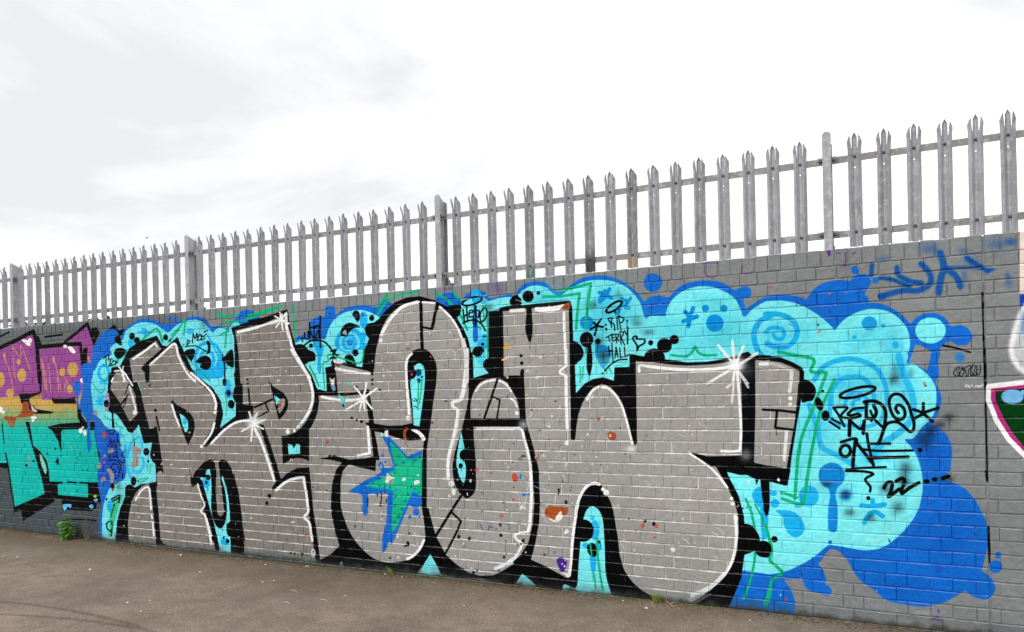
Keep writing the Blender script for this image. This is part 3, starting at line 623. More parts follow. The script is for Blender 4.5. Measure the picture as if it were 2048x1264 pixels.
G(CY,'1640,650* 1625,730 1606,850 1604,920 1620,990 1645,1050 1665,1062 1678,1000 1678,930 1665,880 1668,800 1660,740'); E(K,'1672,842,44,48 1638,926,17,20'); L(K,5,'1638,930 1642,965')
L(K,18,'1932,232 1880,390 1822,552',sharp=True); L(K,14,'1885,372 1950,400 1926,552',sharp=True)
F(CY,'1735,20 1860,20 1860,60 1820,90 1812,130 1825,165 1862,185 1740,224'); E(MC,'1800,60,40,60',.4); E(K,'1772,14,40,42'); L(GR,8,'1852,0 1852,70')
E(K,'930,238,10,11 930,273,8,10 765,545,11 804,562,10 843,573,13 587,850,12,12 990,320,8,10'); E(K,'107,1168,16,18 87,1226,12,16 455,1100,5')
O(512,440)
L(K,26,'1318,645 1322,850 1330,1060',sharp=True); L(K,24,'1450,670 1408,868',sharp=True); L(K,17,'1330,858 1408,872'); F(K,'1450,660 1475,668 1425,800 1415,800'); E(K,'795,1063,25,28')
G(K,'915,1200* 940,1190 935,1240 925,1248',1)
O(512,948)
L(K,22,'1638,178 1560,300 1430,510',sharp=True); L(K,17,'1562,304 1640,380 1598,480 1510,645',sharp=True)
F(K,'400,-10 430,-10 450,240 482,440 512,680 490,730 472,600 445,300')
O(512,948); F((92,136,146),'-40,628 200,652 480,690 490,735 -40,700',.75,soft=2); O(0,948); F((96,112,118),'1020,545 1300,565 1730,612 2060,655 2060,720 1020,600',.55,soft=2); O(512,948)
# base of the letters
F(CYL,'652,750 683,698 706,750'); F(CYL,'1310,812 1330,745 1393,640 1440,722 1482,822')
O(1024,700)
E(K,'70,47,12,11 77,106,13'); G(K,'65,205* 66,175 80,152 95,160 95,205*')
F(K,'-30,205 95,203 110,560 135,655 160,740 190,860 212,950 225,1264 180,1264 165,1000 130,830 100,715 72,615 -30,612 -30,550 62,548 60,480 42,400 0,325 -30,305')
F(CY,'508,110 560,100 600,80 640,80 700,60 940,60 940,134 820,140 815,246 730,220 650,232 580,270 512,345'); G(K,'560,60 570,10 520,108 500,110 490,0'); G(K,'603,0 635,0 643,100 636,160 620,210 600,160 596,100'); L(K,3,'620,205 620,240'); G(MC2,'670,0 800,0 780,80 750,130 730,150 690,100',.6); spray((30,60,20),'730,50,50,60',.6); L(GR,12,'545,135 546,260|570,135 562,230',.8); L(GR,13,'738,150 760,180|770,130 792,178',.8); E(CY,'745,60,2'); L(GR,9,'830,130 920,110',.5)
F(K,'1840,40 1890,14 1935,60 1945,110 1947,500 1936,905 2060,930 2060,1000 1900,1000 1720,975 1680,960 1600,920 1510,870 1460,826 1560,852 1840,846 1838,500'); F((15,15,18),'1840,400 1838,60 1880,60 1880,400',1)
O(1536,700)
L(K,20,'-40,478 100,485 225,500',sharp=True); L(K,20,'72,490 58,622 215,642',sharp=True); L(K,5,'64,630 68,680'); F(K,'-60,915 60,935 180,962 155,1085 0,1048 -60,1010'); chips((235,235,230),'85,1040,15')
O(1024,948)
G(K,'470,900* 495,720 512,480 530,320 550,200 600,120 650,90 712,110 770,185 805,280 830,420 845,560 866,680 905,780 980,880 1080,955 1200,1005* 1220,1040* 1000,1012* 805,992* 400,940*')
G(CY,'575,345 600,285 640,258 690,285 722,350 735,450 742,620 748,770 765,870 808,994* 403,962* 415,885 500,912 522,885 532,720 548,545 560,420'); E(MC,'642,352,17,15 660,450,40,80 690,580,30,40 585,570,26,20',.9); G(MC,'625,650 670,650 672,740 655,795 632,770'); E(K,'570,453,84,90 692,543,14'); G(K,'598,590 620,555 660,558 678,600 672,655 645,662 615,640'); L(GR,17,'680,520 685,650 700,780 728,930'); L(GR,14,'655,800 670,910'); L(GR,13,'625,560 638,650')
F(CYL,'25,885 80,798 150,850 228,930'); 
# ---- the star on the third letter
O(512,948)
G(BL,'740,140* 870,55 960,10 1000,-20 985,-45* 1040,-50 1095,-60 1085,-110 1050,-220 1005,-300* 1075,-290* 1140,-220 1212,-140* 1328,-190* 1326,200* 1300,250 1270,268 1230,240* 1180,350 1120,490 1085,562* 1060,545 1030,620 1010,628* 1012,500 1042,380 1052,160* 990,150 970,188 950,155 893,165* 895,300 875,337 852,310 848,175 790,152*')
F(GR,'870,95 1020,25 1112,-35 1105,-90 1085,-180 1070,-262 1150,-190 1213,-112 1328,-155 1325,185 1255,135 1220,210 1180,300 1120,440 1086,472 1084,340 1100,150 1080,120 950,110')
F((24,192,150),'900,90 1020,30 1120,-30 1110,-90 1328,-120 1322,110 1180,200 1120,300 1110,130',.75,soft=8)
G(BL,'1250,145* 1325,190* 1325,250 1270,270 1212,250*'); E((30,105,215),'1280,305,26,30 1230,345,15 1305,345,9 1012,-145,12 1035,-95,10'); E((20,115,170),'1145,-140,11 1180,-90,12 1120,-75,10 1275,-112,13 1310,-135,12 1110,-8,10 938,75,9 990,95,9 1030,95,11 1072,105,10 1120,125,8 1116,180,12 1216,165,11 1240,105,11 1270,118,8 1300,150,8 1195,217,12 1110,255,12 1170,280,14 1140,342,14 1106,385,12 1076,460,11')
chips(PE,'1055,50,26 1090,70,16 1095,0,12'); G((235,225,215),'1035,60 1050,-10* 1075,20 1110,30 1070,50 1050,75 1025,50'); G((235,235,225),'1260,60 1300,50 1310,70 1270,85'); chips((225,235,225),'1180,45,16 1298,10,9',1,1.4); chips((170,215,225),'1010,-315,22'); chips((225,230,230),'1045,-320,26')
L(BL,14,'985,-60 990,-90 1010,-80 1020,-20'); L(K,9,'1000,145 1004,210 990,250 1010,255|895,195 893,260|1045,205 1040,225|990,35 985,40'); chips(PE,'1210,-200,8 1225,-180,8'); L(K,4,'1240,-160 1252,-145 1240,-130|1190,-250 1240,-180',.6)
# ---- white highlights
WS=(226,227,227)
O(0,440)
L(WH,17,'1065,1112 1150,1055 1240,985'); L(WH,12,'1240,985 1258,1015'); L(WH,18,'1200,1160 1300,1070 1395,990 1425,1080 1460,1160 1500,1230 1560,1290'); L(WH,22,'1905,898 2060,858'); L(WH,9,'915,1210 975,1205 1010,1240|1005,1290 960,1180|940,1165 1000,1240|985,1170 975,1250')
O(0,756)
L(WH,12,'905,0 890,30|1010,-20 1060,60|985,-30 990,30'); L(WH,13,'1035,70 1060,150 1085,250'); E(WH,'1078,275,17,20'); L(WH,15,'1375,215 1400,300 1435,385'); L(WH,19,'1530,-40 1620,40 1695,120 1726,200 1724,250'); E(WH,'1720,276,12'); L(WH,17,'1715,360 1690,440 1630,530'); E(WH,'1613,548,13'); L(WH,19,'1690,525 1780,430 1860,370 1930,345 2010,340'); spray(WH,'2035,340,60,60',.75)
L(WH,15,'1085,975 1130,900 1188,875 1200,960 1208,1050'); L(WH,15,'1212,1100 1216,1120|1222,1165 1230,1264'); L(WH,14,'1580,850 1610,950 1635,1020 1607,1065 1640,1100 1670,1190 1690,1264',.95)
O(0,948); L(WH,17,'1637,320 1665,430 1690,560'); L(WH,13,'1222,390 1230,490')
O(512,700)
L(WH,14,'-24,596 -55,495|-24,596 8,503|-24,596 74,556|-24,596 58,632|-24,596 10,690|-30,600 -39,729|-24,600 -115,650',.95); spray(WH,'-24,596,45,50',.85)
L(WH,22,'285,0 320,60 360,120 420,220 450,320 452,400 425,490 380,560 330,622'); E(WH,'255,653,15,20 308,645,12,16'); L(WH,21,'-5,640 40,730 90,870 145,1045'); chips((120,210,210),'345,600,14 400,560,10'); L(WH,20,'160,1122 220,1070 290,1035 375,1018',.95); L(WH,19,'378,1020 398,1120 415,1264',.95)
L(WS,24,'640,150 700,165 810,180',.9); L(WH,15,'660,150 800,180 905,190'); L(WH,21,'525,375 600,390 690,402 790,400 860,385'); L(WH,15,'860,385 785,292|860,385 882,268|860,385 965,308|860,385 932,475|860,385 870,480|850,400 828,485|850,400 715,482'); spray(WH,'862,385,40,40',.8); L(WS,17,'895,612 898,700 912,820'); L(WH,20,'893,615 900,720 910,825 815,845',sharp=True)
L(WH,20,'1245,30 1212,70 1200,130 1205,250 1215,400 1225,510'); E((225,225,225),'1215,545,20,22'); G(WH,'1240,640 1290,640 1340,680 1355,720 1330,725 1300,680'); L(SI,4,'1325,700 1330,715')
L((215,215,215),38,'1685,0 1683,140 1660,320 1640,392'); L(WH,26,'1682,0 1680,140 1658,320 1636,395 1572,420 1582,462 1612,482 1600,600 1580,700 1552,800 1535,920 1538,1030'); L(WS,12,'1625,490 1610,640 1570,800',.6); E((235,235,235),'1562,1070,22,24 1582,1138,16,26',.9)
L(WH,17,'1757,330 1790,285 1840,255 1912,240|1945,245 2000,275 2040,330'); L(WH,21,'1770,630 2060,630')
O(512,440)
L((225,225,225),22,'240,750 245,860 265,940'); L(WH,20,'242,840 268,935 295,1030 350,1130 430,1264'); L(WH,11,'150,770 255,832|190,740 215,880|160,860 240,740|205,750 210,870|265,830 150,770|215,800 120,830'); L(WH,18,'-60,880 80,835 190,800'); spray(WH,'205,805,30,30',.6)
L((224,224,224),26,'1000,920 1050,830 1110,750 1180,690 1290,658'); L(WH,17,'1010,900 1060,815 1130,730 1210,675 1300,655|1330,658 1430,665|1470,695 1550,770 1610,860 1650,960 1672,1060 1685,1264'); E(WH,'998,964,13,18'); L((220,220,220),34,'1655,960 1680,1080 1685,1290')
O(1024,440)
F(WH,'180,700 380,690 385,720 300,745 240,740 180,730'); F(WH,'-20,715 100,705 105,735 -20,740',.9); F((240,238,235),'330,690 440,670 415,720 330,720'); G(RU,'382,716* 440,660* 466,664 462,705 448,718'); G((120,60,40),'430,690 450,690 440,715')
L(WH,21,'415,735 420,900 428,1060 432,1165'); L(WH,17,'432,1165 388,1205 385,1225 432,1250 432,1290'); L(WH,25,'1095,1172 1250,1190 1450,1200 1650,1190 1770,1170'); L(WH,20,'1018,1215 1022,1165 1100,1175')
L(WH,22,'1790,1170 1650,1005|1780,1150 1762,970|1790,1150 1850,1012|1800,1170 1965,1065',.9); L(WH,17,'1790,1180 1890,1310|1785,1190 1760,1320|1770,1190 1600,1290',.75); spray(WH,'1790,1160,90,80',.85); F(WH,'1970,1145 2060,1135 2060,1165 1975,1165'); E((110,112,115),'80,1310,2')
chips((225,180,50),'-42,1010,24'); 
O(512,440); chips((228,180,60),'2000,1012,22',1,1.2); L((235,190,130),14,'1970,1120 2010,1108'); L((230,170,60),9,'1985,1100 2005,1105')
O(1024,700)
L(WH,22,'432,0 432,130'); L(WH,16,'432,130 385,165 385,185 432,210'); L(WH,24,'432,205 435,420 442,640'); L((215,215,215),9,'460,420 465,560',.7); E(WH,'437,744,16,20'); L(WH,17,'-10,390 20,410 38,455'); E(WH,'38,505,14,18')
L(WH,18,'600,400 640,330 690,297|720,300 770,308 830,365 880,450 920,580 945,680 962,750'); spray(WH,'955,795,46,34',.8); L(WH,22,'1800,150 1812,300 1825,480 1832,640 1825,805'); L(WH,20,'1825,805 1750,812 1675,808'); spray((220,225,230),'1870,840,60,60',.5); L(WH,16,'1420,828 1500,880 1590,945 1660,1020 1720,1100'); E(WH,'1755,1188,13')
L(WH,18,'1790,140 1890,300|1780,150 1760,420|1770,140 1560,270|1745,280 1720,300',.8); spray(WH,'1800,130,70,60',.8); spray((60,75,90),'1900,170,50,70',.5)
L(WH,21,'-20,632 72,632 100,720 135,850 152,1000 155,1264',.97); spray((215,222,228),'90,600,50,50',.7)
L(WH,23,'520,1264 540,1180 590,1100 650,1065 700,1075'); E(WH,'728,1115,16 752,1142,22,26')
O(1024,948)
L(WH,24,'150,-20 155,150 150,260 142,400 128,460',.97); L(WH,20,'128,462 50,475 22,492 38,525 70,550 72,585 30,660 -10,705'); L(WH,22,'460,805 470,720 482,560 495,440 512,320 520,250 545,180 590,105 640,78 690,80'); E(WH,'728,122,14 754,150,22,26 1755,195,13 1765,240,16,14'); E((235,235,235),'450,808,22,18'); L(WH,16,'425,800 400,790',.8); L(WH,24,'1785,340 1795,470 1785,600 1760,700 1710,790 1640,860'); L((228,232,235),34,'1700,800 1620,880 1540,930 1440,968',.9); L(WH,15,'1640,0 1690,60 1725,110',.8); F(WH,'1770,335 1808,340 1805,380 1775,370')
O(512,948)
L(WH,20,'160,130 220,75 290,40 375,28',.95); L(WH,19,'380,30 400,150 418,300 385,345 425,390 440,470 450,535'); E((230,230,228),'458,632,18,34'); L(WH,22,'1342,530 1305,605 1250,660 1210,680'); L((226,232,240),28,'2060,675 1990,725 1915,755'); E((235,235,235),'1560,75,20,22 1582,145,16,24',.9)
O(1536,700)
L((232,232,232),28,'190,175 182,260 172,340',.9); E(WH,'178,388,17 178,436,17'); L((235,236,236),27,'148,655 140,760 130,880',.95); L((225,225,225),20,'-60,100 60,118 150,150 180,170',.6)
# ---- tags
O(0,440)
L(K,9,'1500,960 1495,1000|1500,965 1520,970 1495,1005|1540,985 1545,910 1560,950 1575,905 1578,965|1590,920 1582,960 1605,955 1608,920 1592,920|1615,920 1612,962 1640,945|1615,940 1650,915|1480,1015 1570,1010 1650,1055|1630,900 1665,880|1468,998 1470,1000')
L(K,9,'825,1105 870,1080|845,1090 850,1160|870,1090 865,1120 885,1115|890,1110 870,1175|905,1130 885,1165 930,1150|900,1120 935,1140|830,1155 832,1160|940,1135 942,1140')
O(0,756)
O(190,840,7.9); NV=(6,8,48)
L(NV,15,'240,300 270,450 300,320 330,450 365,200|365,330 405,410|190,180 300,150 290,210 210,210|240,530 230,620 330,570 380,640 470,690|250,300 210,420|290,480 300,600|330,480 345,600'); L(K,17,'465,485 420,540 460,600 470,690|215,650 300,630 390,690 415,800|310,840 320,800 270,780 255,740 290,690 350,710 385,800 360,910'); L(K,22,'435,850 435,920|320,910 320,930|290,0 300,120'); chips((200,84,40),'145,225,52'); chips((225,80,110),'150,670,22')
O(0,756)
G(K,'885,850 905,840 915,870 905,900 885,880'); chips((190,50,40),'902,895,14'); L(K,13,'890,970 955,940 950,995|900,985 950,960|855,965 850,975'); L(K,12,'915,1010 900,1060 885,1100|850,1170 870,1150 895,1150 890,1264|850,1170 860,1210 895,1230'); L(GR,10,'905,1030 880,1110 890,1200')
chips(PE,'795,692,28 825,812,26 890,582,24 755,275,20 775,290,14 1090,588,36 1085,640,30 1080,690,34 1065,560,20 1115,580,22 840,625,16 1005,690,12'); G(PE,'850,735 880,725 905,760 912,800 900,840 880,830 880,780'); G((165,140,185),'842,130 866,120 874,170 872,225 850,260 834,260 850,190'); E(K,'850,205,22,30'); chips(PE,'850,255,16 1298,690,14 1280,755,18 1228,615,8')
G(PE,'1062,560 1120,560 1128,600 1092,622 1112,680 1080,716 1052,700 1064,640')
O(512,440)
L(K,12,'388,900 392,950 420,948 415,890|428,820 428,960|430,880 462,955 462,860|470,865 505,848 475,945 500,945 505,870|440,860 515,840',.97); L(K,13,'513,770 512,880 515,1020'); L(K,14,'390,1000 440,968 540,972 590,1020 630,1072 660,1082'); L(K,16,'600,1050 640,1040|615,1075 640,1040 625,1060|595,1110 620,1095')
chips((160,165,165),'712,900,22'); L((90,40,150),6,'780,765 810,755 800,775|840,760 850,745 850,775|855,765 865,755'); L((20,90,190),7,'710,975 740,970 730,1000|745,960 755,1000 770,960|775,990 770,960|730,1010 760,1005',.8)
O(820,560,6.318); ring(K,25,785,268,128,44,-17); L(K,20,'668,372 680,460 690,545|715,340 722,430 728,530|680,462 724,436'); L(K,17,'745,425 795,405 775,380 748,410 752,465 795,462'); L(K,26,'822,330 832,460 828,580'); L(K,18,'800,395 870,388 862,480|797,470 800,550'); ring(K,19,928,440,40,88,14); L(K,22,'670,548 740,515 830,510 905,560 952,642')
O(512,440)
L((190,220,220),6,'1640,640 1720,630|1760,605 1790,610 1850,600|1900,640 1905,650',.8)
O(1024,440)
O(1160,580,7.02); ring(K,32,477,238,128,46,-34); L(K,31,'145,555 230,500 290,415|190,460 250,505 325,520|240,510 205,635'); E(K,'360,490,15,17 367,550,17,19 495,312,14,22 663,435,14,16')
L(K,18,'395,415 440,490 440,525|390,402 450,395 438,450 480,490 486,570|515,378 530,560|537,365 575,565|537,365 615,405 590,455 560,462'); L(K,23,'668,520 668,755'); L(K,4,'365,560 370,610|495,320 495,370|663,440 664,500|290,530 292,570|320,530 320,600|243,760 242,870|70,800 82,900|95,800 92,860')
L(K,17,'365,670 450,622|400,648 415,725|445,640 455,720 490,702|447,682 480,667|445,640 482,622|500,625 512,742|500,622 538,628 530,668 508,682|515,680 548,722|560,590 578,765|560,590 608,592 602,635 570,662|575,660 625,775|626,572 648,618 668,642')
L(K,18,'405,790 410,912|400,860 455,850|445,745 465,1010|490,955 505,805 532,945|497,905 528,895|556,815 566,948 600,938|622,805 632,940 700,905',sharp=True); L(K,20,'345,1140 430,1050 540,985 660,975'); E(K,'318,1172,14'); L(K,25,'805,850 800,780 760,720 740,680 770,650 800,660 790,690 850,690 910,702 900,750 830,792 810,830')
O(1024,440)
G(K,'118,690* 155,690* 160,780 166,860 160,930 143,982 118,930 106,870 112,780'); L(K,4,'145,970 144,1035'); E(K,'70,1087,13 77,1146,14'); L((20,20,22),20,'-20,704 200,680 440,655')
chips((230,230,230),'300,690,7 250,698,6 180,600,5 75,655,6'); L((200,230,225),6,'30,640 90,655',.7)
O(1536,440)
L(K,[17,13],'1400,1005 1500,1025 1620,1060'); L(K,14,'1715,580 1720,760 1727,980 1733,1264',sharp=True); L(K,20,'1717,590 1720,700|1724,930 1725,960',sharp=True)
O(1720,460,6.244); SW=(6,76,158)
L(SW,56,'150,430 140,570',.85,soft=1); L(SW,64,'460,470 470,545',.85,soft=1); L(SW,50,'245,600 400,620 520,670 620,700',.93,soft=1); L(SW,60,'460,540 530,600 640,645 770,662',.93,soft=1); L(SW,70,'760,425 850,510 888,610 860,690 720,760 560,755 400,790 260,830',.88,soft=1); E(SW,'275,832,58,40',.9,soft=1)
L(SW,85,'1000,290 1035,400 1045,480 1020,570 1000,660 982,785',.85,soft=1); L(SW,78,'1080,490 1180,560 1240,650 1250,710',.9,soft=1); L(SW,44,'1300,520 1310,650',.5,soft=3); L(SW,60,'1330,350 1420,410 1530,475',.93,soft=1); L(SW,44,'1090,470 1300,470 1530,480',.6,soft=1); F(SW,'1500,460 1720,488 1640,520 1590,555 1540,500',.9,soft=1)
E(SW,'1880,150,75,42',.7,soft=4); spray(SW,'880,240,150,90',.45); spray(SW,'1860,660,60,80 280,360,90,50 1290,260,80,50 1700,180,160,90 1390,400,120,90 1850,580,40,60',.38); L(SW,30,'1820,550 1850,600',.5,soft=3)
O(1536,440)
PP=(92,40,150)
L(PP,9,'620,260 622,320 610,370|578,372 650,362|545,268 580,265|670,268 700,262|595,470 605,465',.8); G(PP,'470,245 495,243 502,280 490,292 475,275',.9)
O(1024,440); L(PP,10,'1535,340 1540,430|1520,350 1560,345 1650,345|1550,430 1580,460 1620,465|1830,430 1900,425 1930,410|1840,370 1835,420',.55); L(PP,5,'1075,420 1080,440|1040,425 1055,424',.7)
O(768,340); F((96,70,140),'470,940 540,935 540,962 475,965',.55); F((96,70,140),'835,910 960,900 960,990 840,990',.35,soft=4)
O(1536,700)
L(K,14,'1735,-10 1738,200 1743,450 1748,700 1756,1050',sharp=True); L(K,20,'1738,110 1740,300',sharp=True)
L(K,6,'1515,140 1495,160 1485,190 1500,208 1525,205 1535,180 1515,180|1505,165 1530,150 1530,138 1515,140|1540,165 1535,205 1555,210 1568,165 1545,160|1545,148 1558,140 1570,150 1558,155 1545,148|1570,150 1610,125 1625,140 1605,160 1600,205 1585,208 1582,165 1572,160|1625,135 1622,205 1640,205 1642,185 1655,205 1668,190 1650,165 1660,135 1645,115 1630,140|1672,125 1672,200 1695,185 1702,145 1695,120|1668,160 1690,158|1515,190 1520,192')
L((235,238,240),5,'1578,285 1580,300|1578,285 1592,278|1580,292 1590,290|1598,278 1600,298|1608,290 1604,298 1614,298 1614,290 1608,290|1625,286 1640,286|1632,280 1632,292|1660,298 1662,285 1670,292 1678,282 1682,296|1690,288 1686,295 1696,296 1696,288 1690,288|1705,278 1706,295|1716,270 1718,292')
O(1640,760,4.8615); ring(K,28,365,120,176,42,-13); L(K,22,'90,405 190,470|115,380 195,422')
L(K,24,'130,270 265,265 222,320 200,350|135,275 180,340 236,450|200,362 270,372'); L(K,26,'420,270 330,282 270,332 300,346 370,330 392,352 300,376'); L(K,34,'430,215 520,205 600,242 638,310 634,400 624,470|450,230 450,362|450,372 520,372 548,312 522,250'); L(K,24,'490,300 512,352|540,330 500,400'); L(K,37,'290,380 285,540'); L(K,29,'290,390 340,440 400,477 430,400'); L(K,35,'430,400 420,520')
L(K,28,'540,395 622,472'); L(K,30,'625,472 660,422 740,408 800,440 870,502 905,490 915,420 890,340 860,240 790,150 720,140 675,190 685,290 730,370 790,385 827,340 810,270 760,243 735,280 762,322'); L(K,33,'620,480 590,570 565,620'); L(K,27,'490,620 680,620'); L(K,30,'1005,228 1005,320|1150,272 1005,320|1095,405 1005,325|902,385 1000,330|908,287 1005,320'); E(K,'1005,325,28')
L(K,28,'205,605 348,570 350,640'); ring(K,32,246,690,50,56,8); L(K,34,'345,590 330,700 320,840'); L(K,32,'360,620 440,720 520,822'); L(K,28,'455,522 475,650 520,830'); L(K,24,'400,672 560,690 900,686'); L(K,30,'480,762 600,756 858,748'); L(K,24,'410,680 450,742'); L(K,22,'255,875 400,856 640,848'); L(K,25,'252,885 430,890 518,915 440,965 490,1040 486,1085'); E(K,'470,1150,20'); L(K,35,'622,1050 650,1002 700,1000 690,1080 665,1135 720,1100 770,1060|740,985 800,957 822,990 790,1080 800,1104 870,1050 962,1000')
O(1536,700); E(K,'1268,1052,26,18 1332,1036,23,18'); L(K,32,'1398,1026 1444,1012'); E(K,'1215,802,20,18'); L(K,4,'1216,810 1217,858')
chips((150,135,120),'1250,270,24',.9,.7); chips((60,60,50),'1262,290,9')
O(1536,948); L(K,15,'1742,-20 1752,55',sharp=True); L(K,20,'1764,425 1768,560 1772,650',sharp=True); L(K,12,'1768,650 1774,710',sharp=True); F(K,'962,515 975,530 980,550 968,545'); L((110,45,160),14,'1362,1085 1365,1110',.8); G((110,60,150),'1290,1160 1330,1145 1360,1130 1380,1165 1400,1175 1330,1172',.7); spray((190,185,175),'1100,1190,70,40 1200,1240,80,30 1250,1110,90,20',.35); spray((40,45,170),'1360,760,30,50',.4); chips((200,70,60),'142,1002,16',.7); chips(WH,'100,965,10 868,935,6 840,1005,4',.8)
L((250,215,140),9,'800,540 880,525 960,490|930,470 990,440',.35)
O(1536,440); chips((220,95,70),'408,895,16 35,540,12 625,585,10 490,590,12',.85,1.3); chips(K,'400,842,10'); L((40,40,45),5,'225,690 240,660 265,690|170,830 200,850|640,890 650,915|270,625 290,620|480,720 510,740|560,640 580,630',.7); chips((235,225,225),'650,900,9 540,680,6',.8)
# ---- the next piece, cut by the frame
F((236,220,206),'2014,88 2200,70 2200,590 2014,586'); F((25,60,170),'2014,600 2200,590 2200,690 2016,690'); G((226,232,238),'2100,640* 2030,760 1975,900 1955,1040 1985,1140 2040,1200 2100,1230*',.75,soft=6); L(WH,44,'2100,640 2030,740 1985,860 1955,980 1950,1060 1985,1150 2060,1225',.95,soft=2); L((20,110,200),20,'2048,740 2040,900',.8,soft=3)
O(1536,700)
F((0,58,14),'1800,300 2200,270 2200,820 2060,790 1870,560'); L((182,44,126),52,'2200,262 2060,280 1795,308 1800,420 1868,570 1960,715 2070,830',sharp=True); L(WH,40,'2200,240 2060,258 1765,292 1762,400 1830,570 1925,715 2060,850',sharp=True); E((122,190,240),'1955,375,90,60 2040,340,20',.95); E((0,40,40),'1850,400,20,40',.5,soft=3)
# ---- wear: flakes, rust and grime
O(512,700); chips((178,70,45),'570,742,16 1460,662,8',.9); chips((90,205,205),'745,268,16 690,395,26 700,430,16 670,370,14',.8); L((90,205,210),7,'660,350 690,400 740,380|670,420 720,440 690,460|740,385 700,400 735,430',.8); L((225,140,110),4,'700,360 760,320|740,350 700,420|1040,265 1080,255',.7); chips(K,'700,445,14'); chips((235,60,90),'1765,962,18 1840,955,8 1850,970,6 1565,860,8 1580,890,6',.8,1.3); L((225,60,90),4,'1540,880 1580,860|1560,900 1570,850',.7)
chips(WH,'1700,780,5 1720,960,8 1715,1045,16 1735,990,6 1610,1040,8 1615,1015,5 1690,1155,12 1655,1080,4 930,90,8 905,100,6 1020,1000,4 237,170,8 1020,160,7',.9,.6); chips((220,225,225),'1020,160,10 1265,130,5 455,835,6 520,950,5 545,985,9',.8)
O(512,440); chips((205,205,205),'1270,860,10 1268,940,8 1018,1195,9 1365,690,5 1580,930,12 1600,1040,12',.7); chips((90,88,85),'1585,925,14 1600,1040,14',.6)
O(512,948); chips(K,'795,418,11 1225,480,12 1215,560,22 1195,575,14 1620,500,18 1705,520,18 1660,580,10 1955,410,16 1960,490,16 1985,665,14 1740,790,18 1765,775,12 1690,800,16 280,632,11 310,640,13 370,645,16 460,620,12 400,615,6 565,130,9 245,523,8 1555,315,10 1670,360,8 2000,640,8 1945,770,10',.95,.8); chips((190,95,60),'405,485,16 1965,335,15 260,515,8 180,510,8',.8,1.4); chips(WH,'925,305,18 1000,310,9 1270,480,14 1300,490,10 1595,655,9 1660,575,5 1290,560,7 1265,580,8 820,510,8 905,380,6 560,140,6 1800,300,6',.8,.7); L((90,50,140),8,'1790,395 1815,450|1860,440 1880,420 1900,430|1855,455 1865,415',.7); chips((230,160,170),'870,40,6'); chips((105,40,130),'880,770,14 910,775,20 935,780,12',.6,1.8)
O(1024,700); chips(RU,'798,690,34',1,1); G(RU,'770,680 800,660 830,668 832,705 808,725 780,715'); chips((225,200,190),'785,685,12'); chips(RU,'692,555,18 120,365,12 195,870,14 30,1020,28 5,1195,10'); chips((235,180,170),'118,360,10 190,860,8'); G((190,70,45),'0,1000 30,990 45,1040 15,1055'); G((30,115,205),'62,995 78,998 72,1035 60,1030'); G((30,115,205),'80,1152 145,1150 140,1162 82,1168'); chips(K,'375,1120,16 435,1215,14 370,1150,10 405,1050,8 475,1095,8 15,1100,9 220,990,6',1,.6); L((232,230,226),6,'415,940 440,900 430,960|300,940 330,930|410,1000 430,1040|250,1000 290,990 300,1040|715,940 715,990|540,840 555,895|290,580 300,610 250,600|145,470 155,520 130,540|600,690 615,670|240,1110 300,1130|350,1170 340,1240|150,980 100,1250',.75); chips(WH,'1420,605,10 420,870,9 605,675,11 760,705,8 590,385,9 80,1250,12 60,1235,10 1190,600,4 1500,590,8',.85,.7); L((228,226,222),4,'1330,670 1400,700|1370,660 1420,690|1500,590 1560,620|1070,1050 1110,1080 1060,1090|1090,120 1120,160|300,40 330,60|240,350 260,300|720,330 700,360',.6)
O(1024,948); G((168,80,38),'262,295 300,255 360,262 445,270 440,320 405,330 385,300 365,345 335,368 300,350 265,330'); G((236,232,226),'345,360 375,310 395,300 402,350 375,375'); chips((168,80,38),'300,250,8'); G((236,232,226),'290,350 340,370 380,380 330,382'); chips(K,'375,135,15 435,225,16 370,160,10 470,130,8 1065,380,16 1135,398,18 932,362,9 90,535,18 70,560,12 45,565,8 110,620,8 1845,275,10',1,.8); chips((200,75,45),'25,30,20 1050,415,22 1155,415,16 992,455,9 1138,507,13 935,520,6 8,205,12',.9); G((72,34,138),'355,690 385,668 420,680 440,700 430,750 410,785 385,775 370,740'); chips((240,238,234),'400,720,9 420,740,12 350,740,9 425,690,6',.9); chips(WH,'75,270,18 100,275,14 440,460,22 425,470,14 480,480,9 1285,605,20 980,610,9 850,250,9 1340,640,6 110,625,10',.8,.9); L((232,230,226),5,'240,290 270,380|220,260 260,300|1640,430 1700,480|1600,470 1650,490|1620,655 1660,690|870,560 900,600|1380,520 1420,560|1460,540 1470,560|810,250 880,270|160,90 230,120',.7); chips((185,125,110),'1805,258,14',.8); chips((60,50,40),'1880,265,9 1915,265,7',.8); G((60,60,60),'1335,1005 1360,1000 1368,1030 1345,1040',.9); G((60,60,60),'1385,1020 1410,1018 1412,1050 1390,1050',.9); chips((235,225,205),'1890,60,18',.9,.7)
O(1024,440); L((232,230,226),4,'1050,1060 1100,1060|1510,980 1520,965 1545,990|1230,740 1240,780|300,1060 340,1040|200,820 230,860|290,1100 330,1120|380,1060 400,1050',.5); chips((60,90,100),'1520,980,6 900,560,6',.6)
O(0,756); chips((225,220,214),'1455,910,6 1110,1110,9 1500,590,5 1230,615,7 990,1185,9 1885,1165,6 1305,1020,6 1560,140,6',.8); chips((200,60,50),'1850,930,9',.7,.5); chips((120,170,200),'1310,1015,10',.8); chips((80,80,80),'1290,1068,6 1555,1220,5 1410,1220,6',.8)
rr = random.Random(11)
O(0,0,1)
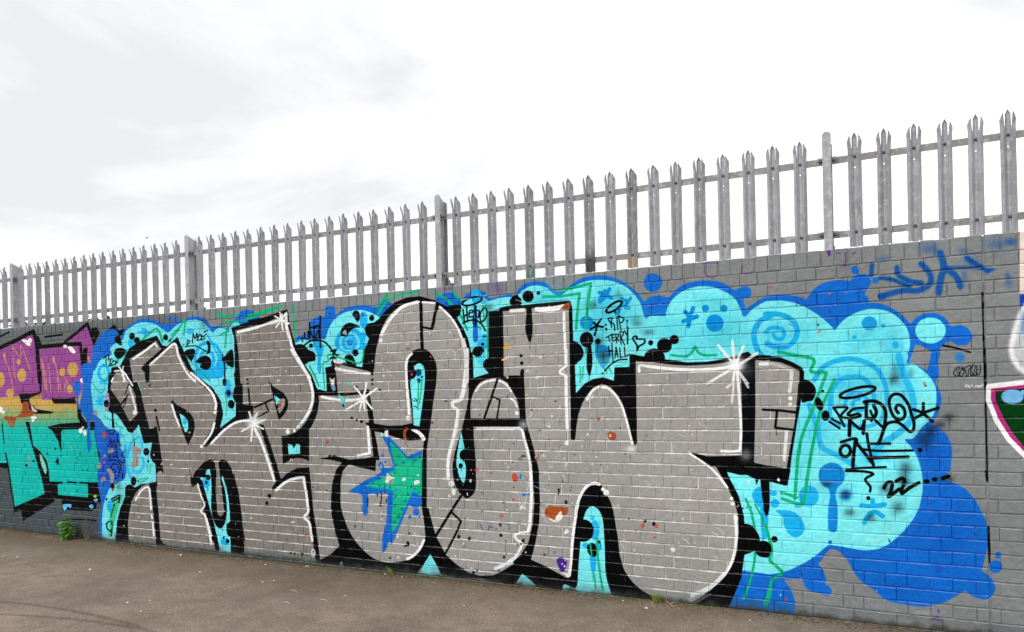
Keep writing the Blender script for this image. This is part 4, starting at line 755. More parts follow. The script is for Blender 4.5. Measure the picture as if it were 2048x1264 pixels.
for k in range(420):                                   # small flakes scattered where the silver has lifted
    x = rr.choice([rr.uniform(330, 1450), rr.gauss(1090, 70), rr.gauss(880, 90)]); y = rr.uniform(660, 1180)
    u, z = wall_pt(np.array([x]), np.array([y])); i = int((u[0]-TU0)*TRES); j = int((z[0]-TZ0)*TRES)
    if 0 <= i < TW and 0 <= j < TH and SIL[j, i] > .8:
        chip(x, y, rr.uniform(.8, 3.0), rr.choice([(228,226,222), (215,212,206), (210,206,200), (60,58,56), (108,102,96)]), .85, rr.uniform(.5, 1.8), 1)
# grime along the foot of the wall, washed-out silver, uneven sprayed coats
n1 = vnoise(.35, 1); n2 = vnoise(.06, 2); n3 = vnoise(.9, 3); n4 = vnoise(.022, 4, 2)
Z2 = np.broadcast_to(_zz[:, None], (TH, TW))
foot = np.clip((.095+.06*(n1-.5)-Z2)/.03, 0, 1)*np.clip(.25+.9*n2, 0, 1)*.5
lum = IMG@np.array([.3, .59, .11], np.float32)
IMG[:] = IMG*(1-foot[..., None])+(np.array([96, 106, 108], np.float32)/255*(.55+.45*np.minimum(lum*1.6, 1))[..., None])*foot[..., None]
soil = np.clip((.045+.05*(n2-.5)-Z2)/.03, 0, 1)*.8
IMG[:] = IMG*(1-soil[..., None])+np.array([70, 66, 58], np.float32)/255*soil[..., None]
IMG *= (1+.10*(n1-.5)+.08*(n3-.5)+.10*(n4-.5))[..., None]
thin = np.clip((n2-.62)*3, 0, .35)*np.clip(SIL, 0, 1)
IMG[:] = IMG*(1-thin[..., None])+np.array([165, 160, 154], np.float32)/255*thin[..., None]
np.clip(IMG, 0, 1, IMG); SIL[:] = np.clip(SIL, 0, 1)
# ---------------------------------------------------------------- the brick wall
wall = thing('brick_wall', 'long painted brick wall covered with silver, black and blue graffiti lettering', 'wall')
pix = np.empty((TH, TW, 4), np.float32); pix[..., :3] = IMG; pix[..., 3] = SIL
paint = bpy.data.images.new('wall_paint', TW, TH, alpha=True); paint.alpha_mode = 'CHANNEL_PACKED'
paint.pixels.foreach_set(pix.ravel()); paint.update(); paint.pack()

def paint_nodes(t):
    tc = t.n('ShaderNodeTexCoord'); tc.object = wall; P = tc.outputs['Object']
    sx = t.n('ShaderNodeSeparateXYZ', {0: P})
    u = t.maprange(sx.outputs[0], TU0, TU1); v = t.maprange(sx.outputs[2], TZ0, TZ1)
    for q in (u, v): q.node.clamp = False
    cv = t.n('ShaderNodeCombineXYZ', {0: u, 1: v})
    im = t.n('ShaderNodeTexImage', {0: cv.outputs[0]}, image=paint, extension='EXTEND', interpolation='Linear')
    return P, sx, im
def brick_material():
    t = NT('painted_brick'); P, sx, im = paint_nodes(t); col = im.outputs[0]
    oi = t.n('ShaderNodeObjectInfo').outputs['Random']
    fine = t.noise(P, 140, 4, .6); mid = t.noise(P, 26, 3, .55); big = t.noise(P, 5, 2)
    v = t.math('ADD', t.math('MULTIPLY', fine, .22), t.math('MULTIPLY', mid, .22))
    v = t.math('ADD', v, t.math('ADD', t.math('MULTIPLY', oi, .07), t.math('MULTIPLY', big, .10)))
    v = t.math('ADD', v, .70)
    col = t.mix(1.0, col, t.n('ShaderNodeCombineColor', {0: v, 1: v, 2: v}).outputs[0], 'MULTIPLY')
    # scuffs where the top coat has gone thin on proud grains
    sc = t.ramp(t.noise(P, 60, 5, .7), [(.66, 0), (.74, .35)])
    col = t.mix(sc, col, lin(170, 168, 164))
    # upward-facing ledges of the bricks go patchily whiter, most of all in the silver
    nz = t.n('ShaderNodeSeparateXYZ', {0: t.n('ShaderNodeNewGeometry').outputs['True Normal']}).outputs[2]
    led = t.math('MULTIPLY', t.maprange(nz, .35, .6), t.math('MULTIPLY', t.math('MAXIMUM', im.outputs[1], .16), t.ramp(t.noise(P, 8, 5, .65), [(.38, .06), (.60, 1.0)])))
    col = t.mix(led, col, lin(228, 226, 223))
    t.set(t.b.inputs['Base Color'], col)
    t.set(t.b.inputs['Roughness'], t.maprange(mid, .3, .7, .5, .72)); t.b.inputs['Specular IOR Level'].default_value = .06
    h = t.math('ADD', t.math('MULTIPLY', t.noise(P, 220, 3, .6), .35), t.math('MULTIPLY', t.noise(P, 42, 4, .6), 1.0))
    t.set(t.b.inputs['Normal'], t.bump(h, .006, 1.0))
    return t.m
def mortar_material():
    t = NT('painted_mortar'); P, sx, im = paint_nodes(t); col = im.outputs[0]
    n = t.noise(P, 35, 4, .6)
    k = t.math('MULTIPLY', t.ramp(n, [(.34, .3), (.56, 1.0)]), im.outputs[1])
    col = t.mix(t.math('MULTIPLY', k, .95), col, lin(236, 234, 230))                 # the silver never reached the bottom of the joints: old white shows
    lum = t.math('SUBTRACT', 1.0, im.outputs[1])
    col = t.mix(t.math('MULTIPLY', t.ramp(t.noise(P, 18, 4, .6), [(.54, 0), (.70, .3)]), lum), col, lin(188, 192, 192))
    t.set(t.b.inputs['Base Color'], col); t.b.inputs['Roughness'].default_value = .8; t.b.inputs['Specular IOR Level'].default_value = .05
    t.set(t.b.inputs['Normal'], t.bump(t.noise(P, 160, 4, .7), .004, .7))
    return t.m
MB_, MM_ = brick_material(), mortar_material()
COURSE, BED, COPE_H, UJ = .075, .0045, .1035, 2.885      # UJ: the movement joint
WU0, WU1, WD = -9.0, 5.2, .215
brng = random.Random(3)
def brick_mesh(name, w, h, d, seed, b=.0038, wob=.0014):
    """front face with rolled, slightly ragged arrises: ring at the back, ring at the arris, ring on the face"""
    r = random.Random(seed); V = []; Fs = []
    def ringv(ix, iz, y, wobble):
        P = []
        for (sx_, sz) in ((-1, -1), (-.34, -1), (.3, -1), (1, -1), (1, 1), (.36, 1), (-.3, 1), (-1, 1)):
            P.append((sx_*(w/2-ix)+r.uniform(-wobble, wobble), y, sz*(h/2-iz)+r.uniform(-wobble, wobble)))
        return P
    V += ringv(0, 0, d, 0); V += ringv(0, 0, b*1.2, wob*.8); V += ringv(b*.5, b*.95, .0004, wob)
    n = 8
    for k in range(2):
        for i in range(n): Fs.append((k*n+i, k*n+(i+1) % n, (k+1)*n+(i+1) % n, (k+1)*n+i))
    Fs.append(tuple(range(2*n, 3*n)))
    me = mesh(name, V, Fs, MB_); 
    bm = bmesh.new(); bm.from_mesh(me); bmesh.ops.recalc_face_normals(bm, faces=bm.faces)
    bm.faces.ensure_lookup_table()
    if bm.faces[-1].normal.y > 0: bmesh.ops.reverse_faces(bm, faces=bm.faces)
    bm.to_mesh(me); bm.free()
    return me
BM = {}
def get_brick(w, h, d=.03):
    k = (round(w, 3), round(h, 3), d, brng.randint(0, 4))
    if k not in BM: BM[k] = brick_mesh('brick', w, h, d, hash(k) & 0xffff)
    return BM[k]
slots = []                                               # (centre u, centre z, width, height)
ph = float(wall_pt(1322.75, 757.5)[0])                   # a stretcher joint seen in the photograph
z = WALL_H-COPE_H; row = 0
while z > -.05:
    z1 = z-COURSE; head = (row % 2 == 0)
    pitch = .1125 if head else .225; off = ph+(.05625 if head else 0)
    k0 = math.floor((WU0-off)/pitch); k1 = math.ceil((WU1-off)/pitch)
    for k in range(k0, k1):
        a = off+k*pitch; b = a+pitch
        a += brng.uniform(-.004, .004); b += brng.uniform(-.004, .004)
        for (p, q) in ((a, min(b, UJ-.004)), (max(a, UJ+.004), b)):
            p = max(p, WU0); q = min(q, WU1)
            if q-p < .03 or (p >= b or q <= a): continue
            slots.append(((p+q)/2, z1+COURSE/2, q-p-.003, COURSE-BED))
    z = z1; row += 1
slots = list(dict.fromkeys(slots))
def apparent(s):
    x, y = to_photo(np.array([s[0]-s[2]/2, s[0]+s[2]/2]), np.zeros(2), np.array([s[1], s[1]]))
    if x[1] < 0 or x[0] > PW or y.max() < 0 or y.min() > PH-4: return 0
    xx, yy = to_photo(np.array([s[0], s[0]]), np.zeros(2), np.array([s[1]-s[3]/2, s[1]+s[3]/2]))
    return (min(x[1], PW)-max(x[0], 0))*abs(yy[1]-yy[0])
slots.sort(key=apparent, reverse=True)
def quant(w): return round(w/.004)*.004
for s in slots[:300]:
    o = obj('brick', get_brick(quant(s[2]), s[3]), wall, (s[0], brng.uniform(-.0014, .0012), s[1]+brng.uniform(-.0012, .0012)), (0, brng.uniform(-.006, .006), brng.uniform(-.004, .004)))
VV = []; FF = []
for s in slots[300:]:
    me = get_brick(quant(s[2]), s[3]); n = len(VV); dy = brng.uniform(-.0014, .0012); ro = brng.uniform(-.006, .006)
    for v in me.vertices: VV.append((s[0]+v.co.x, v.co.y+dy, s[1]+v.co.z-v.co.x*ro))
    for p in me.polygons: FF.append(tuple(n+i for i in p.vertices))
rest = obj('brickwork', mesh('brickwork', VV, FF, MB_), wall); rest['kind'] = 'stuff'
# brick-on-edge coping
u = WU0+.002
cw = .0752
while u < WU1-.08:
    w = cw+brng.uniform(-.002, .002)
    if u < UJ < u+w:
        u = UJ+.004; continue
    if UJ-.05 < u+w+.02 < UJ: w = UJ-.004-u
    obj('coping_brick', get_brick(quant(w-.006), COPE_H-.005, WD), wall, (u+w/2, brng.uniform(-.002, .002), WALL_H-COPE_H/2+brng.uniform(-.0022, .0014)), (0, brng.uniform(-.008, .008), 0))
    u += w
core = MB(); core.box(WU0, UJ-.008, .0062, WD-.003, -.3, WALL_H-.006); core.box(UJ+.008, WU1, .0062, WD-.003, -.3, WALL_H-.006)
obj('mortar', core.mesh('mortar', MM_), wall)
jm = MB(); jm.box(UJ-.0079, UJ+.0079, .006, WD-.01, -.3, WALL_H-.009)
obj('movement_joint', jm.mesh('movement_joint', MM_), wall)
# ---------------------------------------------------------------- palisade fence on the wall
def steel(name, base, seed, stain=None, reach=.1):
    t = NT(name); P = t.n('ShaderNodeTexCoord').outputs['Object']
    oi = t.n('ShaderNodeObjectInfo'); off = t.n('ShaderNodeVectorMath', {0: P, 1: oi.outputs['Location']}, operation='ADD').outputs[0]
    st = t.n('ShaderNodeMapping', {'Vector': off, 'Scale': (60, 60, 5)}).outputs[0]
    vo = t.n('ShaderNodeTexVoronoi', {'Vector': off, 'Scale': 70.0, 'Randomness': 1.0}); sp = vo.outputs['Color']
    spv = t.n('ShaderNodeSeparateColor', {0: sp}).outputs[0]
    streak = t.noise(st, 1.0, 4, .6); cloud = t.noise(off, 9, 4, .6); patch = t.noise(off, 30, 2, .5)
    v = t.math('ADD', t.math('MULTIPLY', spv, .16), t.math('MULTIPLY', streak, .55)); v = t.math('ADD', v, t.math('MULTIPLY', cloud, .55)); v = t.math('ADD', v, t.math('MULTIPLY', oi.outputs['Random'], .16)); v = t.math('ADD', v, .24)
    col = t.mix(1.0, base, t.n('ShaderNodeCombineColor', {0: v, 1: v, 2: v}).outputs[0], 'MULTIPLY')
    col = t.mix(t.ramp(patch, [(.57, 0), (.63, .5)]), col, lin(198, 200, 203))       # bright zinc blooms
    col = t.mix(t.ramp(t.noise(off, 14, 3, .6), [(.58, 0), (.74, .35)]), col, lin(122, 120, 118))
    if stain:                                            # overspray or rust that has run down to the foot of this pale
        zz = t.n('ShaderNodeSeparateXYZ', {0: P}).outputs[2]
        k = t.maprange(t.math('ADD', zz, t.math('MULTIPLY', t.math('SUBTRACT', cloud, .5), .18)), reach*.35, reach, .75, 0.0)
        col = t.mix(k, col, stain)
    t.set(t.b.inputs['Base Color'], col); t.b.inputs['Metallic'].default_value = .25
    t.set(t.b.inputs['Roughness'], t.maprange(cloud, .3, .7, .42, .7))
    t.set(t.b.inputs['Normal'], t.bump(t.noise(off, 120, 3), .001, .4))
    return t.m
ST = steel('galvanised_steel', lin(170, 171, 176), 1); STR = steel('weathered_rail_steel', lin(141, 138, 136), 2)
tb = NT('bolt_steel'); tb.b.inputs['Base Color'].default_value = lin(92, 90, 92); tb.b.inputs['Metallic'].default_value = .6; tb.b.inputs['Roughness'].default_value = .45
BOLT = tb.m
fence = thing('palisade_fence', 'grey galvanised palisade fence with triple pointed pales on top of the wall', 'fence', (0, 0, 0))
BAY = 2.74; POST0 = 2.105
ZB, ZL, ZU = 2.218, 2.307, 2.7515                       # pale foot, lower bolt, upper bolt
def pale_depth(x, z):
    ax = abs(x)
    y = np.interp(ax, [0, .007, .022, .036], [.012, .012, -.008, .0125])
    return y
def pale_mesh(seed, bend_l, bend_r, bend_c, open_l, open_r):
    b = ZU-ZB
    xs = [-.037, -.022, -.0165, -.0142, -.0052, .0052, .0142, .0165, .022, .037]
    zs = [0, ZL-ZB, .30, b-.072, b-.0635, b-.055, b-.02, b+.046]
    V = []; Fs = []; idx = {}
    def vert(x, z, dx=0, dy=0):
        V.append((x+dx, float(pale_depth(x, z))+dy, z)); return len(V)-1
    for j, z in enumerate(zs):
        for i, x in enumerate(xs): idx[i, j] = vert(x, z)
    hole_j = 3
    for j in range(len(zs)-1):
        for i in range(len(xs)-1):
            if i == 4 and j in (3, 4): continue
            Fs.append((idx[i, j], idx[i+1, j], idx[i+1, j+1], idx[i, j+1]))
    # round hole through the middle strip under the upper bolt
    zc = b-.0635; hv = [vert(.0043*math.cos(q*PI/4), zc+.0055*math.sin(q*PI/4)) for q in range(8)]
    A = [idx[5, 4], idx[5, 5], idx[4, 5], idx[4, 4], idx[4, 3], idx[5, 3]]
    Fs += [(A[0], A[1], hv[1], hv[0]), (A[1], A[2], hv[3], hv[2], hv[1]), (A[2], A[3], hv[4], hv[3]), (A[3], A[4], hv[5], hv[4]), (A[4], A[5], hv[7], hv[6], hv[5]), (A[5], A[0], hv[0], hv[7])]
    J = len(zs)-1
    # side prongs, bent out towards the street
    def prong(sgn, bend, opn):
        o, m, n = (0, 1, 2) if sgn < 0 else (9, 8, 7)
        x0, x1, x2 = xs[o], xs[m], xs[n]; prev = (idx[o, J], idx[m, J], idx[n, J])
        for (dz, e0, e1, e2) in ((.018, 0, 0, 0), (.039, 0, 0, 0), (.054, .0085, .0040, 0), (.071, .0185, .0050, .0)):
            tt = dz/.071; dy = -bend*tt**1.7; dx = sgn*opn*tt**1.3
            cur = (vert(x0-sgn*e0, b+.046+dz, dx, dy), vert(x1-sgn*e1, b+.046+dz, dx, dy), vert(x2, b+.046+dz, dx, dy))
            for a in range(2):
                f = (prev[a], prev[a+1], cur[a+1], cur[a]); Fs.append(f if sgn < 0 else f[::-1])
            prev = cur
    prong(-1, bend_l, open_l); prong(1, bend_r, open_r)
    ids = [3, 4, 5, 6]; prev = [idx[i, J] for i in ids]
    for dz, w in ((.025, 1.0), (.047, 1.0), (.066, 1.0), (.094, .05)):
        tt = dz/.094; cur = [len(V)+k for k in range(4)]
        for i in ids: V.append((xs[i]*w, float(pale_depth(xs[i], 0))+bend_c*tt**1.8, b+.046+dz))
        for a in range(3): Fs.append((prev[a], prev[a+1], cur[a+1], cur[a]))
        prev = cur
    # give the sheet its 3 mm
    n = len(V); T = .003
    edges = {}
    for f in Fs:
        for a in range(len(f)):
            e = (f[a], f[(a+1) % len(f)]); edges[e] = edges.get(e, 0)+1
    V2 = V+[(x, y+T, z) for x, y, z in V]; F2 = list(Fs)+[tuple(i+n for i in f[::-1]) for f in Fs]
    for (a, c) in edges:
        if (c, a) not in edges: F2.append((c, a, a+n, c+n))
    me = mesh('pale', V2, F2, ST)
    bm = bmesh.new(); bm.from_mesh(me); bmesh.ops.recalc_face_normals(bm, faces=bm.faces); bm.to_mesh(me); bm.free()
    return me
STAIN = [(.125, steel('steel_teal_overspray', lin(158,158,162), 3, lin(70,130,125))), (.585, steel('steel_black_overspray', lin(158,158,162), 4, lin(20,20,24), .17)), (.887, steel('steel_orange_overspray', lin(158,158,162), 5, lin(186,158,126))), (-5.5, steel('steel_green_lichen', lin(158,158,162), 7, lin(120,140,115), .2))]
pr = random.Random(21)
PALES = [pale_mesh(k, pr.uniform(.016, .028), pr.uniform(.014, .028), pr.uniform(.0, .006), pr.uniform(.004, .008), pr.uniform(.002, .008)) for k in range(6)]
def bolt_mesh(r=.0085, d=.008):
    m = MB(); n = 10; V = []; Fs = []
    for y, k in ((0, 1.0), (-d*.55, 1.0), (-d, .55)):
        V += [(r*k*math.cos(q*2*PI/n), y, r*k*math.sin(q*2*PI/n)) for q in range(n)]
    for a in range(2):
        for q in range(n): Fs.append((a*n+q, a*n+(q+1) % n, (a+1)*n+(q+1) % n, (a+1)*n+q))
    Fs.append(tuple(range(2*n, 3*n))); m.add(V, Fs); return m.mesh('bolt', BOLT)
BOLTM = bolt_mesh(); BOLTB = bolt_mesh(.011, .011)
PY0 = .036                                              # front of the pales behind the wall face
def rail_mesh(L_):
    m = MB(); m.prism([(0, -.02), (.005, -.02), (.005, .015), (.045, .015), (.045, .02), (0, .02)], 0, -L_/2, L_/2); return m.mesh('rail', STR)
def post_mesh():
    m = MB(); h = 2.918; z0 = WALL_H-.02
    def pl(x0, x1, y0, y1, top):                        # a plate whose top follows the cut
        zt = [h-max(0, (y0-.03))*.42, h-max(0, (y1-.03))*.42]
        if top: 
            xc = (x0+x1)/2; w = (x1-x0)/2
            P = [(x0, z0), (x1, z0), (x1, zt[0]-.014), (x1-w*.55, zt[0]), (x0+w*.55, zt[0]), (x0, zt[0]-.014)]
            m.prism(P, 1, y0, y1)
        else:
            V = [(x0,y0,z0),(x1,y0,z0),(x1,y1,z0),(x0,y1,z0),(x0,y0,zt[0]),(x1,y0,zt[0]),(x1,y1,zt[1]),(x0,y1,zt[1])]
            m.add(V, [(3,2,1,0),(4,5,6,7),(0,1,5,4),(1,2,6,5),(2,3,7,6),(3,0,4,7)])
    pl(-.024, .024, .026, .033, True); pl(-.003, .003, .033, .122, False); pl(-.024, .024, .122, .129, True)
    return m.mesh('post', ST)
POSTM = post_mesh()
def gusset_mesh():
    m = MB(); P = [(.129, WALL_H-.002), (.205, WALL_H-.002), (.205, WALL_H+.03)]
    P += [(.129+.076*math.cos(a), WALL_H+.03+.055*math.sin(a)) for a in [q*PI/2/6 for q in range(1, 7)]]
    m.prism(P, 0, -.004, .004); m.box(-.025, .025, .2052, .213, WALL_H-.002, WALL_H+.05); m.box(-.03, .03, .129, .2045, WALL_H-.006, WALL_H+.004)
    return m.mesh('base_bracket', STR)
GUS = gusset_mesh()
def cleat_mesh():
    m = MB(); m.box(-.017, .017, -.002, .0025, -.021, .021); m.box(-.0172, -.0125, .0025, .05, -.0205, .0205); return m.mesh('rail_cleat', STR)
CLT = cleat_mesh()
RAILM = rail_mesh(BAY-.016)
posts = [POST0+BAY*k for k in range(-4, 2)]
pale0 = None
for k, up in enumerate(posts):
    p = obj('post', POSTM, fence, (up, 0, 0)); obj('base_bracket', GUS, p)
    for zz in (ZL, ZU):
        for sg in (-1, 1):
            c = obj('rail_cleat', CLT, p, (up*0+sg*.036, .0405, zz-.004), (0, 0, 0))
            if sg < 0: c.scale.x = -1
            obj('bolt', BOLTB, p, (sg*.038, .0385, zz-.004))
    for zz in (ZL, ZU):
        obj('rail', RAILM, fence, (up+BAY/2, PY0+.0165, zz-.004))
    for i in range(1, 18):
        u_ = up+BAY*i/18+pr.uniform(-.003, .003)
        me = PALES[pr.randint(0, 5)]
        if pale0 is None:
            q = pale0 = obj('pale', me, fence)
            obj('bolt', BOLTM, q, (0, .0115, ZL-ZB)); obj('bolt', BOLTM, q, (0, .0115, ZU-ZB))
        else:
            q = copy_tree(pale0, fence); q.data = me
        for us, sm_ in STAIN:
            if abs(us-u_) < .075: q.data = q.data.copy(); q.data.materials[0] = sm_
        q.location = (u_, PY0, ZB+pr.uniform(-.003, .003)); q.rotation_euler = (pr.uniform(-.004, .004), pr.uniform(-.005, .005), pr.uniform(-.03, .03))
# ---------------------------------------------------------------- tarmac
def ground_h(x, y):
    """the tarmac rises and dips a little along the foot of the wall"""
    k = np.interp(x, [-9, -6.38, -5.2, -3.2, -1.95, -.1, 1.27, 2.5, 5], [.02, .018, .004, -.014, -.012, -.006, .008, .0, 0])
    return k*math.exp(-((y/1.2)**2))
gx = [-400, -120, -40, -20]+[-12+.2*i for i in range(100)]+[9, 14, 24, 60, 200, 400]; gy = [-400, -120, -40, -16, -9, -6]+[-4.5+.2*i for i in range(22)]+[-.1, 0, .12, .3, 2, 20, 80, 400]
gx = sorted(set(round(a, 4) for a in gx)); gy = sorted(set(round(a, 4) for a in gy))
V = [(x, y, float(ground_h(x, y))) for y in gy for x in gx]; nx = len(gx)
Fg = [(j*nx+i, j*nx+i+1, (j+1)*nx+i+1, (j+1)*nx+i) for j in range(len(gy)-1) for i in range(nx-1)]
t = NT('worn_tarmac'); P = t.n('ShaderNodeTexCoord').outputs['Object']; sx = t.n('ShaderNodeSeparateXYZ', {0: P})
big = t.noise(P, .9, 4, .55); mid = t.noise(P, 6, 5, .6); grain = t.noise(P, 170, 3, .7)
vo = t.n('ShaderNodeTexVoronoi', {'Vector': P, 'Scale': 150.0, 'Randomness': 1.0}); cell = t.n('ShaderNodeSeparateColor', {0: vo.outputs['Color']}).outputs[0]
col = t.ramp(big, [(.32, lin(108, 98, 90)[:3]), (.5, lin(128, 117, 108)[:3]), (.68, lin(144, 131, 120)[:3])])
col = t.mix(t.ramp(mid, [(.35, .5), (.6, 0)]), col, lin(98, 88, 80))
st = t.ramp(cell, [(.0, .74), (.5, 1.0), (.88, 1.08), (.95, 1.35), (1.0, 1.6)])
col = t.mix(1.0, col, st, 'MULTIPLY')
col = t.mix(1.0, col, t.ramp(grain, [(.25, .62), (.5, 1.0), (.75, 1.32)]), 'MULTIPLY')
# silt and moss gathered along the foot of the wall
dirt = t.math('MULTIPLY', t.maprange(t.math('ADD', sx.outputs[1], t.math('MULTIPLY', t.math('SUBTRACT', mid, .5), .5)), -.85, -.05), t.maprange(t.noise(P, 2.3, 4, .6), .3, .6, .4, 1.0))
dirt = t.math('MULTIPLY', dirt, t.maprange(sx.outputs[0], -3.5, 1.0, 1.0, .62))
col = t.mix(t.math('MULTIPLY', dirt, .85), col, t.ramp(t.noise(P, 30, 4, .6), [(.35, lin(62, 54, 40)[:3]), (.65, lin(104, 92, 70)[:3])]))
# two sweeping tyre marks
def mark(a, b, c, w, s):
    x = sx.outputs[0]; yy = t.math('ADD', t.math('MULTIPLY', t.math('MULTIPLY', x, x), a), t.math('ADD', t.math('MULTIPLY', x, b), c))
    d = t.math('ABSOLUTE', t.math('SUBTRACT', sx.outputs[1], yy))
    m = t.maprange(d, w*.3, w, 1.0, 0.0)
    m = t.math('MULTIPLY', m, t.maprange(x, -1.9, -1.1, 1.0, 0.0))
    return t.math('MULTIPLY', t.math('MULTIPLY', m, t.maprange(t.noise(P, 45, 3, .7), .3, .6, .3, 1.0)), s)
mk = t.math('MAXIMUM', mark(-.1113, -.559, -2.377, .03, .55), mark(-.1304, -.4713, -2.187, .03, .6))
col = t.mix(mk, col, lin(58, 52, 50))
t.set(t.b.inputs['Base Color'], t.mix(1.0, col, (1.14, 1.09, 1.01, 1), 'MULTIPLY')); t.b.inputs['Roughness'].default_value = .9; t.b.inputs['Specular IOR Level'].default_value = .25
h = t.math('ADD', t.math('MULTIPLY', grain, .6), t.math('MULTIPLY', vo.outputs['Distance'], -1.0))
t.set(t.b.inputs['Normal'], t.bump(t.math('ADD', h, t.math('MULTIPLY', mid, .7)), .006, .8))
g = obj('tarmac_ground', mesh('tarmac_ground', V, Fg, t.m, True)); tag(g, kind='structure')
# ---------------------------------------------------------------- grit, pebbles and litter
def plain(name, c, rough=.8, var=.3):
    t = NT(name); P = t.n('ShaderNodeTexCoord').outputs['Object']; v = t.maprange(t.noise(P, 60, 3, .6), .2, .8, 1-var, 1+var)
    t.set(t.b.inputs['Base Color'], t.mix(1.0, c, t.n('ShaderNodeCombineColor', {0: v, 1: v, 2: v}).outputs[0], 'MULTIPLY')); t.b.inputs['Roughness'].default_value = rough
    return t.m
gr = random.Random(5)
def stone(m, x, y, z, r, k=None):
    a0 = gr.uniform(0, 6); V = []
    top = [(x+r*.6*math.cos(a0+q*2*PI/4)*gr.uniform(.7, 1.2), y+r*.6*math.sin(a0+q*2*PI/4)*gr.uniform(.7, 1.2), z+r*gr.uniform(.5, .8)) for q in range(4)]
    bot = [(x+r*math.cos(a0+q*2*PI/4)*gr.uniform(.8, 1.2), y+r*math.sin(a0+q*2*PI/4)*gr.uniform(.8, 1.2), z-.001) for q in range(4)]
    m.add(bot+top, [(0, 1, 5, 4), (1, 2, 6, 5), (2, 3, 7, 6), (3, 0, 4, 7), (4, 5, 6, 7), (3, 2, 1, 0)])
def scatter(name, mat, n, fn):
    m = MB()
    for _ in range(n):
        x, y, r = fn(); stone(m, x, y, float(ground_h(x, y)), r)
    o = obj(name, mesh(name, m.V, m.F, mat)); return tag(o, kind='stuff')
scatter('pale_grit', plain('pale_grit', lin(176, 166, 154)), 900, lambda: (gr.uniform(-7, 3.2), -abs(gr.gauss(0, 1.1))-.01, gr.uniform(.0018, .0042)))
scatter('dark_grit', plain('dark_grit', lin(70, 62, 54)), 2600, lambda: (gr.uniform(-7, 3.2), -abs(gr.gauss(0, .055))-.003, gr.uniform(.002, .0075)))
scatter('brown_leaf_litter', plain('leaf_litter', lin(112, 84, 52)), 700, lambda: (gr.choice([gr.gauss(-4.6, 1.0), gr.gauss(.2, .9), gr.uniform(-7, 3)]), -abs(gr.gauss(0, .05))-.004, gr.uniform(.003, .009)))
scatter('moss_clump', plain('moss', lin(88, 92, 50), .95, .4), 650, lambda: (gr.choice([gr.gauss(-4.3, .9), gr.gauss(-.6, .7), gr.gauss(1.1, .5), gr.uniform(-7, 3)]), -abs(gr.gauss(0, .022))-.002, gr.uniform(.003, .010)))
PEB = plain('pale_pebble', lin(226, 220, 210), .6, .12)
def pebble(px, py, r):
    x, y = [float(a) for a in ground_pt(px, py)]; m = MB(); V = []; Fs = []
    n = 7
    for (zz, k) in ((0, .8), (.35, 1.0), (.7, .75)):
        V += [(r*k*math.cos(q*2*PI/n)*gr.uniform(.85, 1.2), r*k*math.sin(q*2*PI/n)*gr.uniform(.7, 1.0), r*zz) for q in range(n)]
    for a in range(2):
        for q in range(n): Fs.append((a*n+q, a*n+(q+1) % n, (a+1)*n+(q+1) % n, (a+1)*n+q))
    Fs += [tuple(range(2*n, 3*n)), tuple(range(n))[::-1]]; m.add(V, Fs)
    o = obj('pebble', m.mesh('pebble', PEB, True), None, (x, y, float(ground_h(x, y))))
    return tag(o, 'small pale pebble lying loose on the brown tarmac', 'pebble', 'pale pebbles lying on the tarmac')
for a in ((362, 1108, .014), (531, 1127, .009), (400, 1142, .008), (180, 1138, .012), (255, 1205, .010), (282, 1222, .007), (300, 1200, .006), (548, 1159, .007), (525, 1162, .007), (733, 1139, .007), (804, 1152, .007), (770, 1146, .008), (1246, 1203, .006), (1293, 1219, .011), (690, 1190, .006), (1500, 1243, .006), (928, 1210, .006), (35, 1114, .01)): pebble(*a)
def flat_scrap(name, px, py, ang, a, b, mat, label, cat):
    x, y = [float(q) for q in ground_pt(px, py)]; m = MB(); P = []
    for q in range(7): P.append((a*math.cos(q*2*PI/7)*gr.uniform(.7, 1.1), b*math.sin(q*2*PI/7)*gr.uniform(.7, 1.1)))
    n = 7; V = [(p[0], p[1], .002+gr.uniform(0, .006)) for p in P]; V += [(v[0]*.96, v[1]*.96, v[2]+.0015) for v in V]
    m.add(V, [tuple(range(n))[::-1], tuple(range(n, 2*n))]+[(q, (q+1) % n, n+(q+1) % n, n+q) for q in range(n)])
    return tag(obj(name, m.mesh(name, mat), None, (x, y, float(ground_h(x, y))), (0, 0, ang)), label, cat)
WSC = plain('white_paper', lin(225, 226, 224), .6, .08)
flat_scrap('paper_scrap', 614, 1131, .1, .022, .011, WSC, 'white paper scrap at the foot of the black bowl of the letters', 'litter')
TW_ = plain('dry_twig', lin(196, 170, 130), .8, .2)
def twig(px0, py0, px1, py1, r, label):
    a = [float(q) for q in ground_pt(px0, py0)]; b = [float(q) for q in ground_pt(px1, py1)]; m = MB(); P = []
    for i in range(6):
        k = i/5; x = (b[0]-a[0])*k; y = (b[1]-a[1])*k+math.sin(k*5)*.006; P.append((x, y, r+.002+.004*math.sin(k*3.1)))
    m.tube(P, [r*.8, r, r, r*.9, r*.7, r*.4], 5)
    return tag(obj('twig', m.mesh('twig', TW_), None, (a[0], a[1], float(ground_h(a[0], a[1])))), label, 'twig')
twig(580, 1179, 597, 1184, .002, 'thin curved dry twig on the open tarmac, nearer the wall of the pair')
twig(568, 1205, 581, 1207, .0035, 'short thick pale splinter of wood lying on the open tarmac')
twig(641, 1199, 657, 1202, .002, 'short thin twig right of the pale wood splinter')
twig(1322, 1201, 1350, 1217, .0022, 'long dry straw stretched out from the grass tuft under the last letter')
twig(1303, 1207, 1309, 1217, .0018, 'short dry straw beside the grass tuft under the last letter')
